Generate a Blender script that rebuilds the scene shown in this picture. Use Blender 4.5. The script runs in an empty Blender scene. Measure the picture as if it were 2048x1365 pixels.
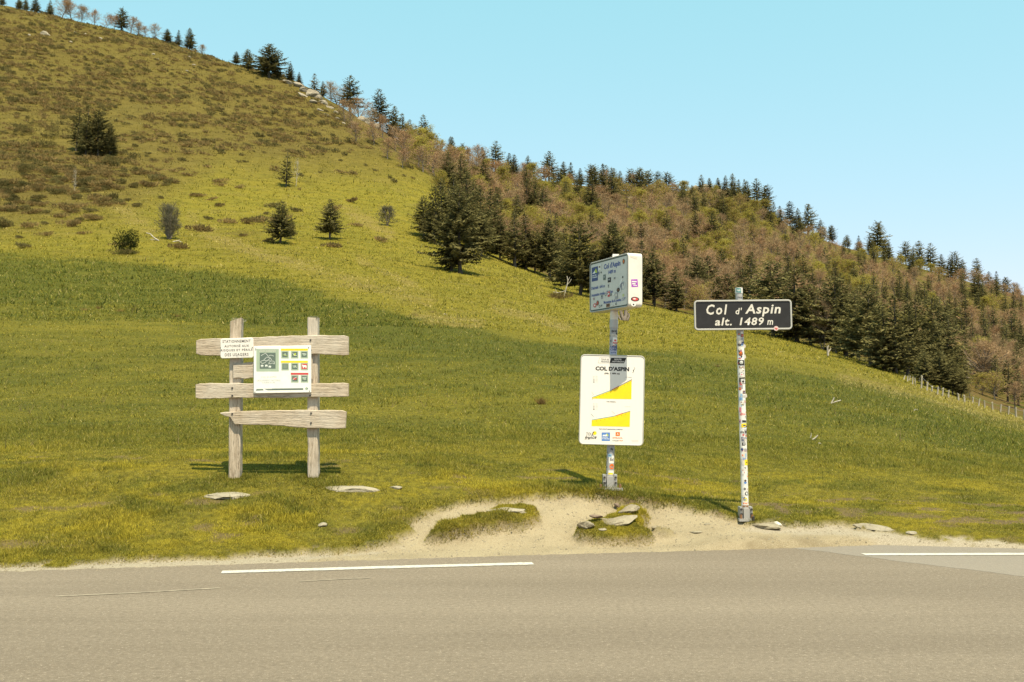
import bpy, math, random
import numpy as np
from mathutils import Vector, Matrix

SC = bpy.context.scene
COL = SC.collection

# ------------------------------------------------------------------ camera
CAM_H = 1.6
PITCH = math.radians(3.81)
cam_d = bpy.data.cameras.new('camera')
cam_d.lens = 35.0
cam_d.sensor_width = 36.0
cam_d.clip_start = 0.1
cam_d.clip_end = 6000.0
cam = bpy.data.objects.new('camera', cam_d)
cam.location = (0, 0, CAM_H)
cam.rotation_euler = (math.pi / 2 + PITCH, 0, 0)
COL.objects.link(cam)
SC.camera = cam

# ------------------------------------------------------------------ sky and sun
SUN = Vector((0.40, -1.0, 2.38)).normalized()          # towards the sun: behind the camera, a little to the right
SUN_EL = math.asin(SUN.z)
SUN_AZ = math.atan2(SUN.x, SUN.y)
world = bpy.data.worlds.new('World')
SC.world = world
world.use_nodes = True
wn = world.node_tree
wn.nodes.clear()
w_out = wn.nodes.new('ShaderNodeOutputWorld')
w_bg = wn.nodes.new('ShaderNodeBackground')
w_sky = wn.nodes.new('ShaderNodeTexSky')
w_sky.sky_type = 'NISHITA'
w_sky.sun_disc = False
w_sky.sun_elevation = SUN_EL
w_sky.sun_rotation = SUN_AZ
w_sky.altitude = 1500
w_sky.air_density = 1.0
w_sky.dust_density = 1.2
w_sky.ozone_density = 1.0
# the photograph's sky is a pale, even cyan: one power and one gain per colour channel over the whole dome
w_sep = wn.nodes.new('ShaderNodeSeparateColor')
w_com = wn.nodes.new('ShaderNodeCombineColor')
wn.links.new(w_sky.outputs[0], w_sep.inputs[0])
for k, (gain, power) in enumerate(((1.40, 0.63), (2.69, 0.20), (2.45, 0.30))):
    w_p = wn.nodes.new('ShaderNodeMath'); w_p.operation = 'POWER'; w_p.inputs[1].default_value = power
    w_m = wn.nodes.new('ShaderNodeMath'); w_m.operation = 'MULTIPLY'; w_m.inputs[1].default_value = gain
    wn.links.new(w_sep.outputs[k], w_p.inputs[0]); wn.links.new(w_p.outputs[0], w_m.inputs[0]); wn.links.new(w_m.outputs[0], w_com.inputs[k])
wn.links.new(w_com.outputs[0], w_bg.inputs[0])
w_bg.inputs[1].default_value = 0.15
wn.links.new(w_bg.outputs[0], w_out.inputs[0])

sun_d = bpy.data.lights.new('sun', 'SUN')
sun_d.energy = 5.0
sun_d.angle = math.radians(0.53)
sun_d.color = (1.0, 0.90, 0.69)
sun_o = bpy.data.objects.new('sun', sun_d)
sun_o.rotation_euler = SUN.to_track_quat('Z', 'Y').to_euler()
sun_o.location = (20, -40, 90)
COL.objects.link(sun_o)

SC.view_settings.view_transform = 'Standard'
SC.view_settings.look = 'None'
SC.view_settings.gamma = 1.0
SC.view_settings.exposure = 0.75
SC.view_settings.use_curve_mapping = False

# ------------------------------------------------------------------ helpers
RNG = np.random.default_rng(7)
F_PX = 2048 * 35.0 / 36.0
CX, CY = 1024.0, 682.5


def smooth(a, b, x):
    t = np.clip((x - a) / (b - a), 0, 1)
    return t * t * (3 - 2 * t)


_LAT = np.random.default_rng(3).random((256, 256))


def vnoise(x, y):
    """value noise, 0..1"""
    x = np.asarray(x, float); y = np.asarray(y, float)
    xi = np.floor(x).astype(int); yi = np.floor(y).astype(int)
    fx = x - xi; fy = y - yi
    fx = fx * fx * fx * (fx * (fx * 6 - 15) + 10); fy = fy * fy * fy * (fy * (fy * 6 - 15) + 10)
    a = _LAT[xi & 255, yi & 255]; b = _LAT[(xi + 1) & 255, yi & 255]
    c = _LAT[xi & 255, (yi + 1) & 255]; d = _LAT[(xi + 1) & 255, (yi + 1) & 255]
    return (a * (1 - fx) + b * fx) * (1 - fy) + (c * (1 - fx) + d * fx) * fy


def fbm(x, y, octaves=4):
    s = 0; a = 0.5; t = 0
    for k in range(octaves):
        s = s + a * vnoise(x * 2 ** k + 17.3 * k, y * 2 ** k + 5.7 * k)
        t += a; a *= 0.55
    return s / t


def pchip(xs, ys, x):
    xs = np.asarray(xs, float); ys = np.asarray(ys, float)
    h = np.diff(xs); d = np.diff(ys) / h
    m = np.zeros(len(xs)); m[0] = d[0]; m[-1] = d[-1]
    for i in range(1, len(xs) - 1):
        if d[i - 1] * d[i] > 0:
            w1 = 2 * h[i] + h[i - 1]; w2 = h[i] + 2 * h[i - 1]
            m[i] = (w1 + w2) / (w1 / d[i - 1] + w2 / d[i])
    i = np.clip(np.searchsorted(xs, x) - 1, 0, len(h) - 1)
    t = (x - xs[i]) / h[i]
    tc = np.clip(t, -0.5, 1.5)
    t2 = tc * tc; t3 = t2 * tc
    return ys[i] * (2 * t3 - 3 * t2 + 1) + h[i] * m[i] * (t3 - 2 * t2 + tc) + ys[i + 1] * (-2 * t3 + 3 * t2) + h[i] * m[i + 1] * (t3 - t2)


def link(o, parent=None):
    COL.objects.link(o)
    if parent is not None:
        o.parent = parent
    return o


def mesh_np(name, verts, faces, mats, smooth_shade=False, mat_idx=None):
    """faces: (n,3) or (n,4) int array, or a list of such arrays"""
    me = bpy.data.meshes.new(name)
    verts = np.asarray(verts, np.float32)
    fl = faces if isinstance(faces, list) else [faces]
    fl = [np.asarray(f, np.int32) for f in fl if len(f)]
    me.vertices.add(len(verts))
    me.vertices.foreach_set('co', verts.ravel())
    nl = sum(f.size for f in fl); nf = sum(len(f) for f in fl)
    me.loops.add(nl); me.polygons.add(nf)
    me.loops.foreach_set('vertex_index', np.concatenate([f.ravel() for f in fl]))
    starts = []; s = 0
    for f in fl:
        starts.append(s + np.arange(len(f)) * f.shape[1]); s += f.size
    me.polygons.foreach_set('loop_start', np.concatenate(starts).astype(np.int32))
    if mat_idx is not None:
        me.polygons.foreach_set('material_index', np.asarray(mat_idx, np.int32))
    me.polygons.foreach_set('use_smooth', np.full(nf, smooth_shade))
    for m in (mats if isinstance(mats, (list, tuple)) else [mats]):
        me.materials.append(m)
    me.update(calc_edges=True)
    me.validate()
    return me


def add_attr(me, name, vals):
    a = me.attributes.new(name, 'FLOAT', 'POINT')
    a.data.foreach_set('value', np.asarray(vals, np.float32))


def add_col(me, name, cols):
    a = me.attributes.new(name, 'FLOAT_COLOR', 'POINT')
    c = np.ones((len(cols), 4), np.float32); c[:, :3] = cols
    a.data.foreach_set('color', c.ravel())


def empty(name, loc=(0, 0, 0), rot=(0, 0, 0), parent=None):
    o = bpy.data.objects.new(name, None)
    o.empty_display_size = 0.2
    o.location = loc; o.rotation_euler = rot
    return link(o, parent)


def tag(o, label=None, cat=None, group=None, kind=None):
    if label: o['label'] = label
    if cat: o['category'] = cat
    if group: o['group'] = group
    if kind: o['kind'] = kind
    return o


# ------------------------------------------------------------------ materials
class NT:
    """short hand for node trees"""
    def __init__(self, name):
        self.m = bpy.data.materials.new(name)
        self.m.use_nodes = True
        self.t = self.m.node_tree
        self.t.nodes.clear()
        self.out = self.t.nodes.new('ShaderNodeOutputMaterial')

    def n(self, typ, **kw):
        nd = self.t.nodes.new(typ)
        for k, v in kw.items():
            setattr(nd, k, v)
        return nd

    def l(self, a, b):
        self.t.links.new(a, b)

    def val(self, sock, v):
        if hasattr(v, 'is_output') or isinstance(v, bpy.types.NodeSocket):
            self.l(v, sock)
        else:
            sock.default_value = v

    def coord(self, which='Object', scale=(1, 1, 1), rot=(0, 0, 0)):
        tc = self.n('ShaderNodeTexCoord'); mp = self.n('ShaderNodeMapping')
        mp.inputs['Scale'].default_value = scale
        mp.inputs['Rotation'].default_value = rot
        self.l(tc.outputs[which], mp.inputs[0])
        return mp.outputs[0]

    def noise(self, scale, detail=4, rough=0.55, vec=None, dist=0.0):
        nd = self.n('ShaderNodeTexNoise')
        nd.inputs['Scale'].default_value = scale
        nd.inputs['Detail'].default_value = detail
        nd.inputs['Roughness'].default_value = rough
        nd.inputs['Distortion'].default_value = dist
        if vec is not None:
            self.l(vec, nd.inputs['Vector'])
        return nd.outputs['Fac']

    def ramp(self, fac, a, b, ca=0.0, cb=1.0):
        nd = self.n('ShaderNodeMapRange')
        nd.inputs[1].default_value = a; nd.inputs[2].default_value = b
        nd.inputs[3].default_value = ca; nd.inputs[4].default_value = cb
        nd.interpolation_type = 'SMOOTHSTEP'
        self.l(fac, nd.inputs[0])
        return nd.outputs[0]

    def mix(self, fac, a, b, mode='MIX'):
        nd = self.n('ShaderNodeMix', data_type='RGBA', blend_type=mode)
        self.val(nd.inputs[0], fac)
        for s, v in ((nd.inputs[6], a), (nd.inputs[7], b)):
            self.val(s, (*v, 1) if isinstance(v, tuple) and len(v) == 3 else v)
        return nd.outputs[2]

    def math(self, op, a, b=0.0, clamp=False):
        nd = self.n('ShaderNodeMath', operation=op, use_clamp=clamp)
        self.val(nd.inputs[0], a); self.val(nd.inputs[1], b)
        return nd.outputs[0]

    def attr(self, name, out='Fac'):
        nd = self.n('ShaderNodeAttribute', attribute_name=name)
        return nd.outputs[out]

    def bump(self, h, strength=0.5, dist=0.1, normal=None):
        nd = self.n('ShaderNodeBump')
        nd.inputs['Strength'].default_value = strength
        nd.inputs['Distance'].default_value = dist
        self.l(h, nd.inputs['Height'])
        if normal is not None:
            self.l(normal, nd.inputs['Normal'])
        return nd.outputs[0]

    def bsdf(self, col, rough=0.8, spec=0.3, metal=0.0, normal=None):
        b = self.n('ShaderNodeBsdfPrincipled')
        self.val(b.inputs['Base Color'], (*col, 1) if isinstance(col, tuple) and len(col) == 3 else col)
        self.val(b.inputs['Roughness'], rough)
        b.inputs['Specular IOR Level'].default_value = spec
        b.inputs['Metallic'].default_value = metal
        if normal is not None:
            self.l(normal, b.inputs['Normal'])
        self.l(b.outputs[0], self.out.inputs[0])
        return self.m

    def leafy(self, col, trans=0.35):
        d = self.n('ShaderNodeBsdfDiffuse'); t = self.n('ShaderNodeBsdfTranslucent'); mx = self.n('ShaderNodeMixShader')
        self.val(d.inputs[0], col); self.val(t.inputs[0], col)
        mx.inputs[0].default_value = trans
        self.l(d.outputs[0], mx.inputs[1]); self.l(t.outputs[0], mx.inputs[2])
        self.l(mx.outputs[0], self.out.inputs[0])
        return self.m


_PAINT = {}


def paint(name, col, rough=0.5, spec=0.3, metal=0.0):
    """plain painted or printed surface with faint wear"""
    if name in _PAINT:
        return _PAINT[name]
    n = NT(name)
    f = n.noise(9.0, 5, 0.6, n.coord())
    c = n.mix(n.ramp(f, 0.35, 0.75), col, tuple(v * 0.9 + 0.008 for v in col))
    _PAINT[name] = n.bsdf(c, rough, spec, metal)
    return _PAINT[name]


# ------------------------------------------------------------------ terrain profile
# each column: image column of the survey, (distance, image row) pairs along that line of sight
PROFILE = {
    -700: [(13, 975), (14.1, 932), (17, 884), (25, 805), (40, 708), (60, 632), (90, 566), (120, 508), (150, 450), (200, 340), (260, 195), (320, 50), (400, -110), (440, -150), (560, -120), (900, 0)],
    0: [(13, 968), (14.1, 925), (17, 884), (25, 808), (40, 712), (60, 640), (90, 572), (120, 508), (150, 450), (200, 350), (260, 227), (320, 112), (385, 15), (420, 10), (520, 70), (900, 300)],
    300: [(13, 966), (14.1, 923), (17, 884), (25, 808), (40, 714), (60, 645), (90, 574), (120, 511), (150, 455), (200, 367), (260, 258), (320, 152), (365, 82), (395, 78), (500, 150), (900, 350)],
    450: [(13, 966), (14.1, 923), (17, 884), (25, 809), (40, 716), (60, 648), (90, 576), (120, 516), (150, 464), (200, 380), (260, 275), (320, 175), (352, 128), (380, 124), (480, 200), (900, 380)],
    600: [(13, 967), (14.1, 924), (17, 885), (25, 810), (40, 717), (60, 650), (90, 578), (120, 522), (150, 474), (200, 395), (260, 295), (310, 215), (340, 174), (365, 170), (450, 240), (900, 420)],
    720: [(13, 968), (14.1, 925), (17, 886), (25, 811), (40, 719), (60, 652), (90, 583), (120, 533), (150, 487), (200, 412), (260, 312), (300, 260), (320, 240), (345, 238), (430, 300), (900, 450)],
    850: [(13, 970), (14.1, 927), (17, 888), (25, 812), (40, 722), (60, 657), (90, 594), (120, 551), (150, 509), (200, 433), (250, 362), (270, 344), (300, 345), (345, 318), (390, 300), (430, 298), (520, 340), (900, 470)],
    1000: [(13, 973), (17, 896), (25, 813), (40, 727), (60, 665), (90, 610), (120, 574), (150, 546), (205, 515), (225, 513), (300, 455), (380, 385), (430, 352), (460, 348), (560, 380), (900, 500)],
    1150: [(13, 976), (17, 899), (25, 816), (40, 736), (60, 680), (90, 635), (120, 607), (150, 588), (180, 575), (200, 574), (300, 495), (400, 415), (465, 375), (500, 371), (600, 400), (900, 520)],
    1350: [(13, 998), (13.6, 988), (17, 910), (25, 826), (40, 750), (60, 700), (90, 661), (120, 640), (150, 627), (175, 626), (250, 578), (350, 500), (450, 428), (530, 388), (570, 384), (680, 415), (1000, 520)],
    1450: [(13, 1003), (13.6, 994), (17, 914), (25, 830), (40, 758), (60, 708), (90, 671), (120, 653), (145, 645), (165, 645), (240, 602), (350, 520), (450, 445), (545, 384), (580, 380), (680, 415), (1000, 530)],
    1600: [(13, 1011), (13.6, 1000), (17, 922), (25, 838), (40, 774), (60, 728), (90, 698), (120, 684), (140, 684), (200, 652), (300, 588), (420, 520), (560, 467), (600, 463), (700, 490), (1000, 590)],
    1850: [(13, 1020), (17, 936), (25, 865), (40, 811), (60, 784), (85, 766), (105, 769), (160, 748), (250, 700), (400, 618), (600, 542), (650, 540), (760, 570), (1000, 640)],
    2048: [(13, 1032), (17, 950), (25, 892), (40, 857), (60, 842), (72, 838), (90, 845), (150, 815), (250, 748), (400, 672), (620, 594), (670, 592), (780, 620), (1000, 690)],
    2700: [(13, 1055), (17, 985), (25, 935), (40, 905), (60, 895), (72, 894), (90, 902), (150, 885), (250, 835), (400, 770), (620, 710), (670, 708), (780, 730), (1000, 760)],
}
EDGE_X = [-40, -12, -5, -2.6, 0.4, 2.5, 4.3, 5.85, 8, 12, 40]
EDGE_Y = [3.8, 8.7, 9.85, 10.36, 10.98, 11.35, 11.75, 11.45, 11.2, 11.0, 10.0]


def edge_y(X):
    return np.interp(X, EDGE_X, EDGE_Y)


NU, U_MAX = 430, 0.80
us = np.linspace(-U_MAX, U_MAX, NU)
ys = [8.6]
while ys[-1] < 950:
    ys.append(ys[-1] + max(0.036, ys[-1] * 0.0068 if ys[-1] > 15 else ys[-1] * 0.0037))
ysg = np.array(ys)
NY = len(ysg)
lY = np.log(ysg)
pxs = sorted(PROFILE)
col_rows = np.array([pchip(np.log([p[0] for p in PROFILE[x]]), [p[1] for p in PROFILE[x]],
                           np.clip(lY, math.log(13), math.log(PROFILE[x][-1][0] - 1))) for x in pxs])   # (ncol, NY)
cp, sp = math.cos(PITCH), math.sin(PITCH)


def row_to_z(row, Y):
    a = PITCH + np.arctan((CY - row) / F_PX)
    return CAM_H + Y * np.tan(a)


Zb = np.zeros((NU, NY))
xi = CX + F_PX * us[:, None] * np.ones(NY)[None, :]
for it in range(4):
    rows = np.empty_like(Zb)
    for j in range(NY):
        rows[:, j] = pchip(pxs, col_rows[:, j], np.clip(xi[:, j], -700, 2700))
    Zb = row_to_z(rows, ysg[None, :])
    d = ysg[None, :] * cp + (Zb - CAM_H) * sp
    xi = CX + F_PX * us[:, None] * ysg[None, :] / d
XX = us[:, None] * ysg[None, :]
YY = np.broadcast_to(ysg[None, :], XX.shape)
# the bank between the road edge and 13 m
EY = edge_y(XX)
j13 = int(np.searchsorted(ysg, 13.0))
z13 = Zb[:, j13][:, None]
tt = (YY - EY) / (13.0 - np.minimum(EY, 12.5))
near = np.where(tt > 0, z13 * np.clip(tt, 0, 1.05) ** (1.15 - 0.68 * smooth(1.5, 2.6, XX)), np.maximum(tt * 0.10, -0.07))
wn_ = smooth(12.6, 13.4, YY)
Zb = near * (1 - wn_) + Zb * wn_
# soften along the distance
for _ in range(3):
    Zs = Zb.copy(); Zs[:, 1:-1] = 0.25 * Zb[:, :-2] + 0.5 * Zb[:, 1:-1] + 0.25 * Zb[:, 2:]
    Zb = np.where(YY > 12.0, Zs, Zb)


def sample(G, X, Y):
    X = np.asarray(X, float); Y = np.clip(np.asarray(Y, float), ysg[0], ysg[-1] * 0.999)
    fi = np.clip((X / Y + U_MAX) / (2 * U_MAX) * (NU - 1), 0, NU - 1.001)
    fj = np.clip(np.interp(Y, ysg, np.arange(NY)), 0, NY - 1.001)
    i = fi.astype(int); j = fj.astype(int); a = fi - i; b = fj - j
    return (G[i, j] * (1 - a) + G[i + 1, j] * a) * (1 - b) + (G[i, j + 1] * (1 - a) + G[i + 1, j + 1] * a) * b


def cam_ray(px, py):
    a = (px - CX) / F_PX; b = (CY - py) / F_PX
    d = np.array([a, cp - b * sp, sp + b * cp])
    return d / d[1]


def hit(px, py, G=None, ymin=9.0, ymax=900.0):
    """survey: where the line of sight through (px, py) first meets the ground"""
    G = Zb if G is None else G
    r = cam_ray(px, py)
    Y = np.exp(np.linspace(math.log(ymin), math.log(ymax), 1600))
    g = sample(G, r[0] * Y, Y) - (CAM_H + r[2] * Y)
    k = np.nonzero(g >= 0)[0]
    if len(k) == 0:
        return None
    k = k[0]
    if k == 0:
        y = Y[0]
    else:
        t = g[k - 1] / (g[k - 1] - g[k]); y = Y[k - 1] + t * (Y[k] - Y[k - 1])
    return np.array([r[0] * y, y, CAM_H + r[2] * y])


def project(X, Y, Z):
    d = Y * cp + (Z - CAM_H) * sp; v = -Y * sp + (Z - CAM_H) * cp
    return CX + F_PX * X / d, CY - F_PX * v / d


def inpoly(P, X, Y):
    P = np.asarray(P); n = len(P); r = np.zeros(np.shape(X), bool)
    for k in range(n):
        x1, y1 = P[k]; x2, y2 = P[(k + 1) % n]
        if y1 == y2: continue
        c = ((y1 > Y) != (y2 > Y)) & (X < (x2 - x1) * (Y - y1) / (y2 - y1) + x1)
        r ^= c
    return r


def polydist(P, X, Y, closed=True):
    P = np.asarray(P); d = np.full(np.shape(X), 1e9); n = len(P)
    for k in range(n if closed else n - 1):
        a = P[k]; b = P[(k + 1) % n]; ab = b - a
        t = np.clip(((X - a[0]) * ab[0] + (Y - a[1]) * ab[1]) / max(ab @ ab, 1e-9), 0, 1)
        d = np.minimum(d, np.hypot(X - a[0] - t * ab[0], Y - a[1] - t * ab[1]))
    return d


def sdf(P, X, Y):
    """positive inside"""
    d = polydist(P, X, Y)
    return np.where(inpoly(P, X, Y), d, -d)


def to_ground(pts):
    return np.array([hit(x, y)[:2] for x, y in pts])


DIRT = to_ground([(560, 1127), (640, 1110), (735, 1098), (800, 1080), (845, 1058), (838, 1040), (868, 1022), (960, 1003), (1060, 991), (1150, 992), (1195, 999), (1240, 1010),
                  (1300, 1012), (1340, 1012), (1420, 1027), (1482, 1042), (1540, 1053), (1610, 1056), (1690, 1063), (1745, 1075), (1775, 1083), (1800, 1095), (1700, 1108), (1300, 1112), (1000, 1122), (700, 1128)])
ISLE_A = to_ground([(850, 1076), (868, 1052), (915, 1044), (962, 1030), (985, 1017), (1040, 1011), (1080, 1013), (1088, 1030), (1080, 1046), (1030, 1058), (990, 1062), (930, 1068), (880, 1078)])
ISLE_B = to_ground([(1143, 1066), (1150, 1055), (1175, 1046), (1215, 1036), (1240, 1018), (1280, 1015), (1294, 1032), (1285, 1048), (1300, 1066), (1290, 1080), (1220, 1084), (1165, 1080)])
ISLE_C = to_ground([(1296, 1048), (1320, 1047), (1345, 1056), (1343, 1064), (1315, 1060)])
TOP_POLE = to_ground([(1165, 985), (1185, 972), (1260, 972), (1320, 998), (1300, 1006), (1250, 1008), (1200, 1000)])

wob = 0.30 * (fbm(XX * 2.2, YY * 2.2, 4) - 0.5) + 0.26 * (fbm(XX * 8, YY * 8, 3) - 0.5)
s_dirt = sdf(DIRT, XX, YY) + wob * 0.8 + 0.10
s_a = sdf(ISLE_A, XX, YY) + wob * 0.6 - 0.04
s_b = sdf(ISLE_B, XX, YY) + wob * 0.5
s_c = sdf(ISLE_C, XX, YY) + wob * 0.5
isl = np.maximum(np.maximum(smooth(-0.03, 0.03, s_a) * 0.95, smooth(-0.02, 0.06, s_b)), smooth(-0.02, 0.10, s_c) * 0.5)
# gravel shoulder: a strip beside the asphalt, thin to the left and to the far right
sh_w = np.interp(XX, [-12, -5, -2.6, -1.2, 0, 4.0, 4.6, 6, 12], [0.20, 0.24, 0.34, 0.5, 0.6, 0.6, 0.10, 0.06, 0.06])
e_d = YY - EY
gravel = smooth(0.05, -0.05, e_d - sh_w + wob * 1.3)
dirt = smooth(-0.02, 0.05, s_dirt)
bare = np.clip(np.maximum(dirt, gravel) - isl * (YY < 14), 0, 1) * (YY < 14)
bare = np.clip(bare, 0, 1)
# sparse thin places in the turf
thin = 0.8 * smooth(0.66, 0.76, fbm(XX * 1.6 + 31, YY * 2.6 + 7, 3)) * (YY < 15)

Z = Zb.copy()
Z -= 0.075 * bare * smooth(0.0, 0.5, e_d)
Z += (0.035 * smooth(0.0, 0.28, s_a) + 0.05 * smooth(-0.05, 0.04, s_a)) * (YY < 14)
Z += (0.05 * smooth(0.0, 0.22, s_b) + 0.05 * smooth(-0.03, 0.04, s_b)) * (YY < 14)
Z += 0.05 * smooth(-0.03, 0.08, s_c) * (YY < 14)
Z += 0.03 * smooth(-0.05, 0.1, sdf(TOP_POLE, XX, YY)) * (YY < 15)
off = smooth(0.1, 1.2, e_d)
Z += (0.016 * (fbm(XX * 5, YY * 5, 3) - 0.5) + 0.05 * (fbm(XX * 1.3, YY * 1.3, 3) - 0.5)) * off
far = smooth(25, 70, YY)
Z += far * 0.55 * (fbm(XX * 0.16, YY * 0.35, 4) - 0.5)
hill_n = smooth(130, 220, YY) * smooth(0.35, 0.05, XX / YY)
Z += hill_n * (1.1 * (fbm(XX * 0.10 + YY * 0.02, YY * 0.22, 4) - 0.5) + 1.6 * np.clip(fbm(XX * 0.05 + 9, YY * 0.05, 3) - 0.45, 0, 1))
Z += 0.006 * bare * (fbm(XX * 14, YY * 14, 2) - 0.5)


def ground(X, Y):
    return sample(Z, X, Y)


PXI, PYI = project(XX, YY, Zb)          # survey coordinates of every terrain vertex, used to lay out the vegetation zones

# vegetation zones
lim_lush = np.interp(PXI, [-700, 0, 250, 560, 850, 1150, 1350, 1700, 2048, 2700], [500, 503, 522, 562, 640, 688, 700, 760, 850, 930])
lush = smooth(-14, 26, PYI - lim_lush + 26 * (fbm(XX * 0.12, YY * 0.12, 4) - 0.5)) * (YY > 14) + (YY <= 14)
lush = lush * (0.30 + 0.40 * smooth(0.40, 0.56, fbm(XX * 0.10 + 50, YY * 0.16, 4)) + 0.45 * smooth(0.42, 0.60, fbm(XX * 0.55 + 5, YY * 0.75, 4)))
strip_w = np.interp(PXI, [-700, 0, 600, 1000, 1400, 2048], [120, 115, 95, 62, 80, 80])
strip = smooth(-10, 16, PYI - lim_lush + 22 * (fbm(XX * 0.12, YY * 0.12, 4) - 0.5)) * smooth(strip_w * 1.35, strip_w * 0.6, PYI - lim_lush + 50 * (fbm(XX * 0.2 + 8, YY * 0.25, 4) - 0.5)) * (YY > 18)
strip = strip * (0.45 + 0.55 * smooth(0.36, 0.55, fbm(XX * 0.28 + 40, YY * 0.20, 4)))
lush = np.clip(lush * 0.75 + strip * 0.9, 0, 1.25)
near_y = smooth(22, 14, YY)
lush = lush * (1 - near_y) + near_y * smooth(0.44, 0.66, 0.5 * fbm(XX * 0.55 + 3, YY * 0.8, 4) + 0.5 * fbm(XX * 1.9 + 13, YY * 2.6, 3)) * 0.8
moss = smooth(0.50, 0.64, 0.6 * fbm(XX * 0.7 + 60, YY * 1.5 + 4, 4) + 0.4 * fbm(XX * 2.4, YY * 3.4 + 9, 3)) * smooth(17.5, 14.5, YY) * (1 - 0.6 * smooth(0.5, 0.0, YY - EY))
lim_h = np.interp(PXI, [-700, 0, 150, 300, 450, 600, 850, 1000], [470, 455, 440, 395, 330, 345, 345, 330])
heath = smooth(40, -120, PYI - lim_h) * smooth(0.30, 0.60, fbm(XX * 0.055 + 4, YY * 0.085, 5)) * (YY > 120) * (XX / YY < 0.06)
patch = np.maximum(np.exp(-((PXI - 110) / 150) ** 2 - ((PYI - 410) / 40) ** 2), np.exp(-((PXI - 470) / 90) ** 2 - ((PYI - 470) / 26) ** 2) * 0.7)
heath = np.clip(heath + patch * smooth(0.36, 0.58, fbm(XX * 0.09, YY * 0.14, 4)), 0, 1)
dry = np.zeros_like(Z)
for pl, wd in (([(195, 385), (270, 440), (310, 470)], 13), ([(380, 440), (440, 480), (540, 515), (640, 540)], 12), ([(690, 420), (780, 470)], 10), ([(640, 545), (740, 575), (860, 600)], 11),
               ([(830, 632), (960, 650)], 9), ([(990, 615), (1130, 655)], 10), ([(1690, 760), (1850, 800), (2048, 850)], 15), ([(1860, 790), (2048, 835)], 9), ([(720, 520), (860, 590)], 6)):
    dd = polydist(np.array(pl, float), PXI, PYI, closed=False)
    dry = np.maximum(dry, np.exp(-(dd / wd) ** 2))
dry = np.clip(dry * (0.4 + 1.0 * smooth(0.38, 0.6, fbm(XX * 0.25, YY * 0.22, 3))), 0, 1) * (YY > 30)
dry = np.clip(dry + 0.35 * smooth(0.62, 0.75, fbm(XX * 0.2 + 80, YY * 0.3, 4)) * (YY > 30) * (1 - lush), 0, 1)
forest = np.zeros_like(Z)
lim_edge = np.interp(PXI, [-700, 700, 760, 850, 1000, 1150, 1350, 1450, 1600, 1850, 2048, 2700], [900, 318, 300, 262, 212, 186, 160, 152, 128, 92, 78, 78])
forest = smooth(-6, 6, YY - lim_edge + 14 * (fbm(XX * 0.08, YY * 0.08, 3) - 0.5))

verts = np.stack([XX, YY, Z], -1).reshape(-1, 3)
ii, jj = np.meshgrid(np.arange(NU - 1), np.arange(NY - 1), indexing='ij')
q = (ii * NY + jj).ravel()
faces = np.stack([q, q + NY, q + NY + 1, q + 1], 1)


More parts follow.
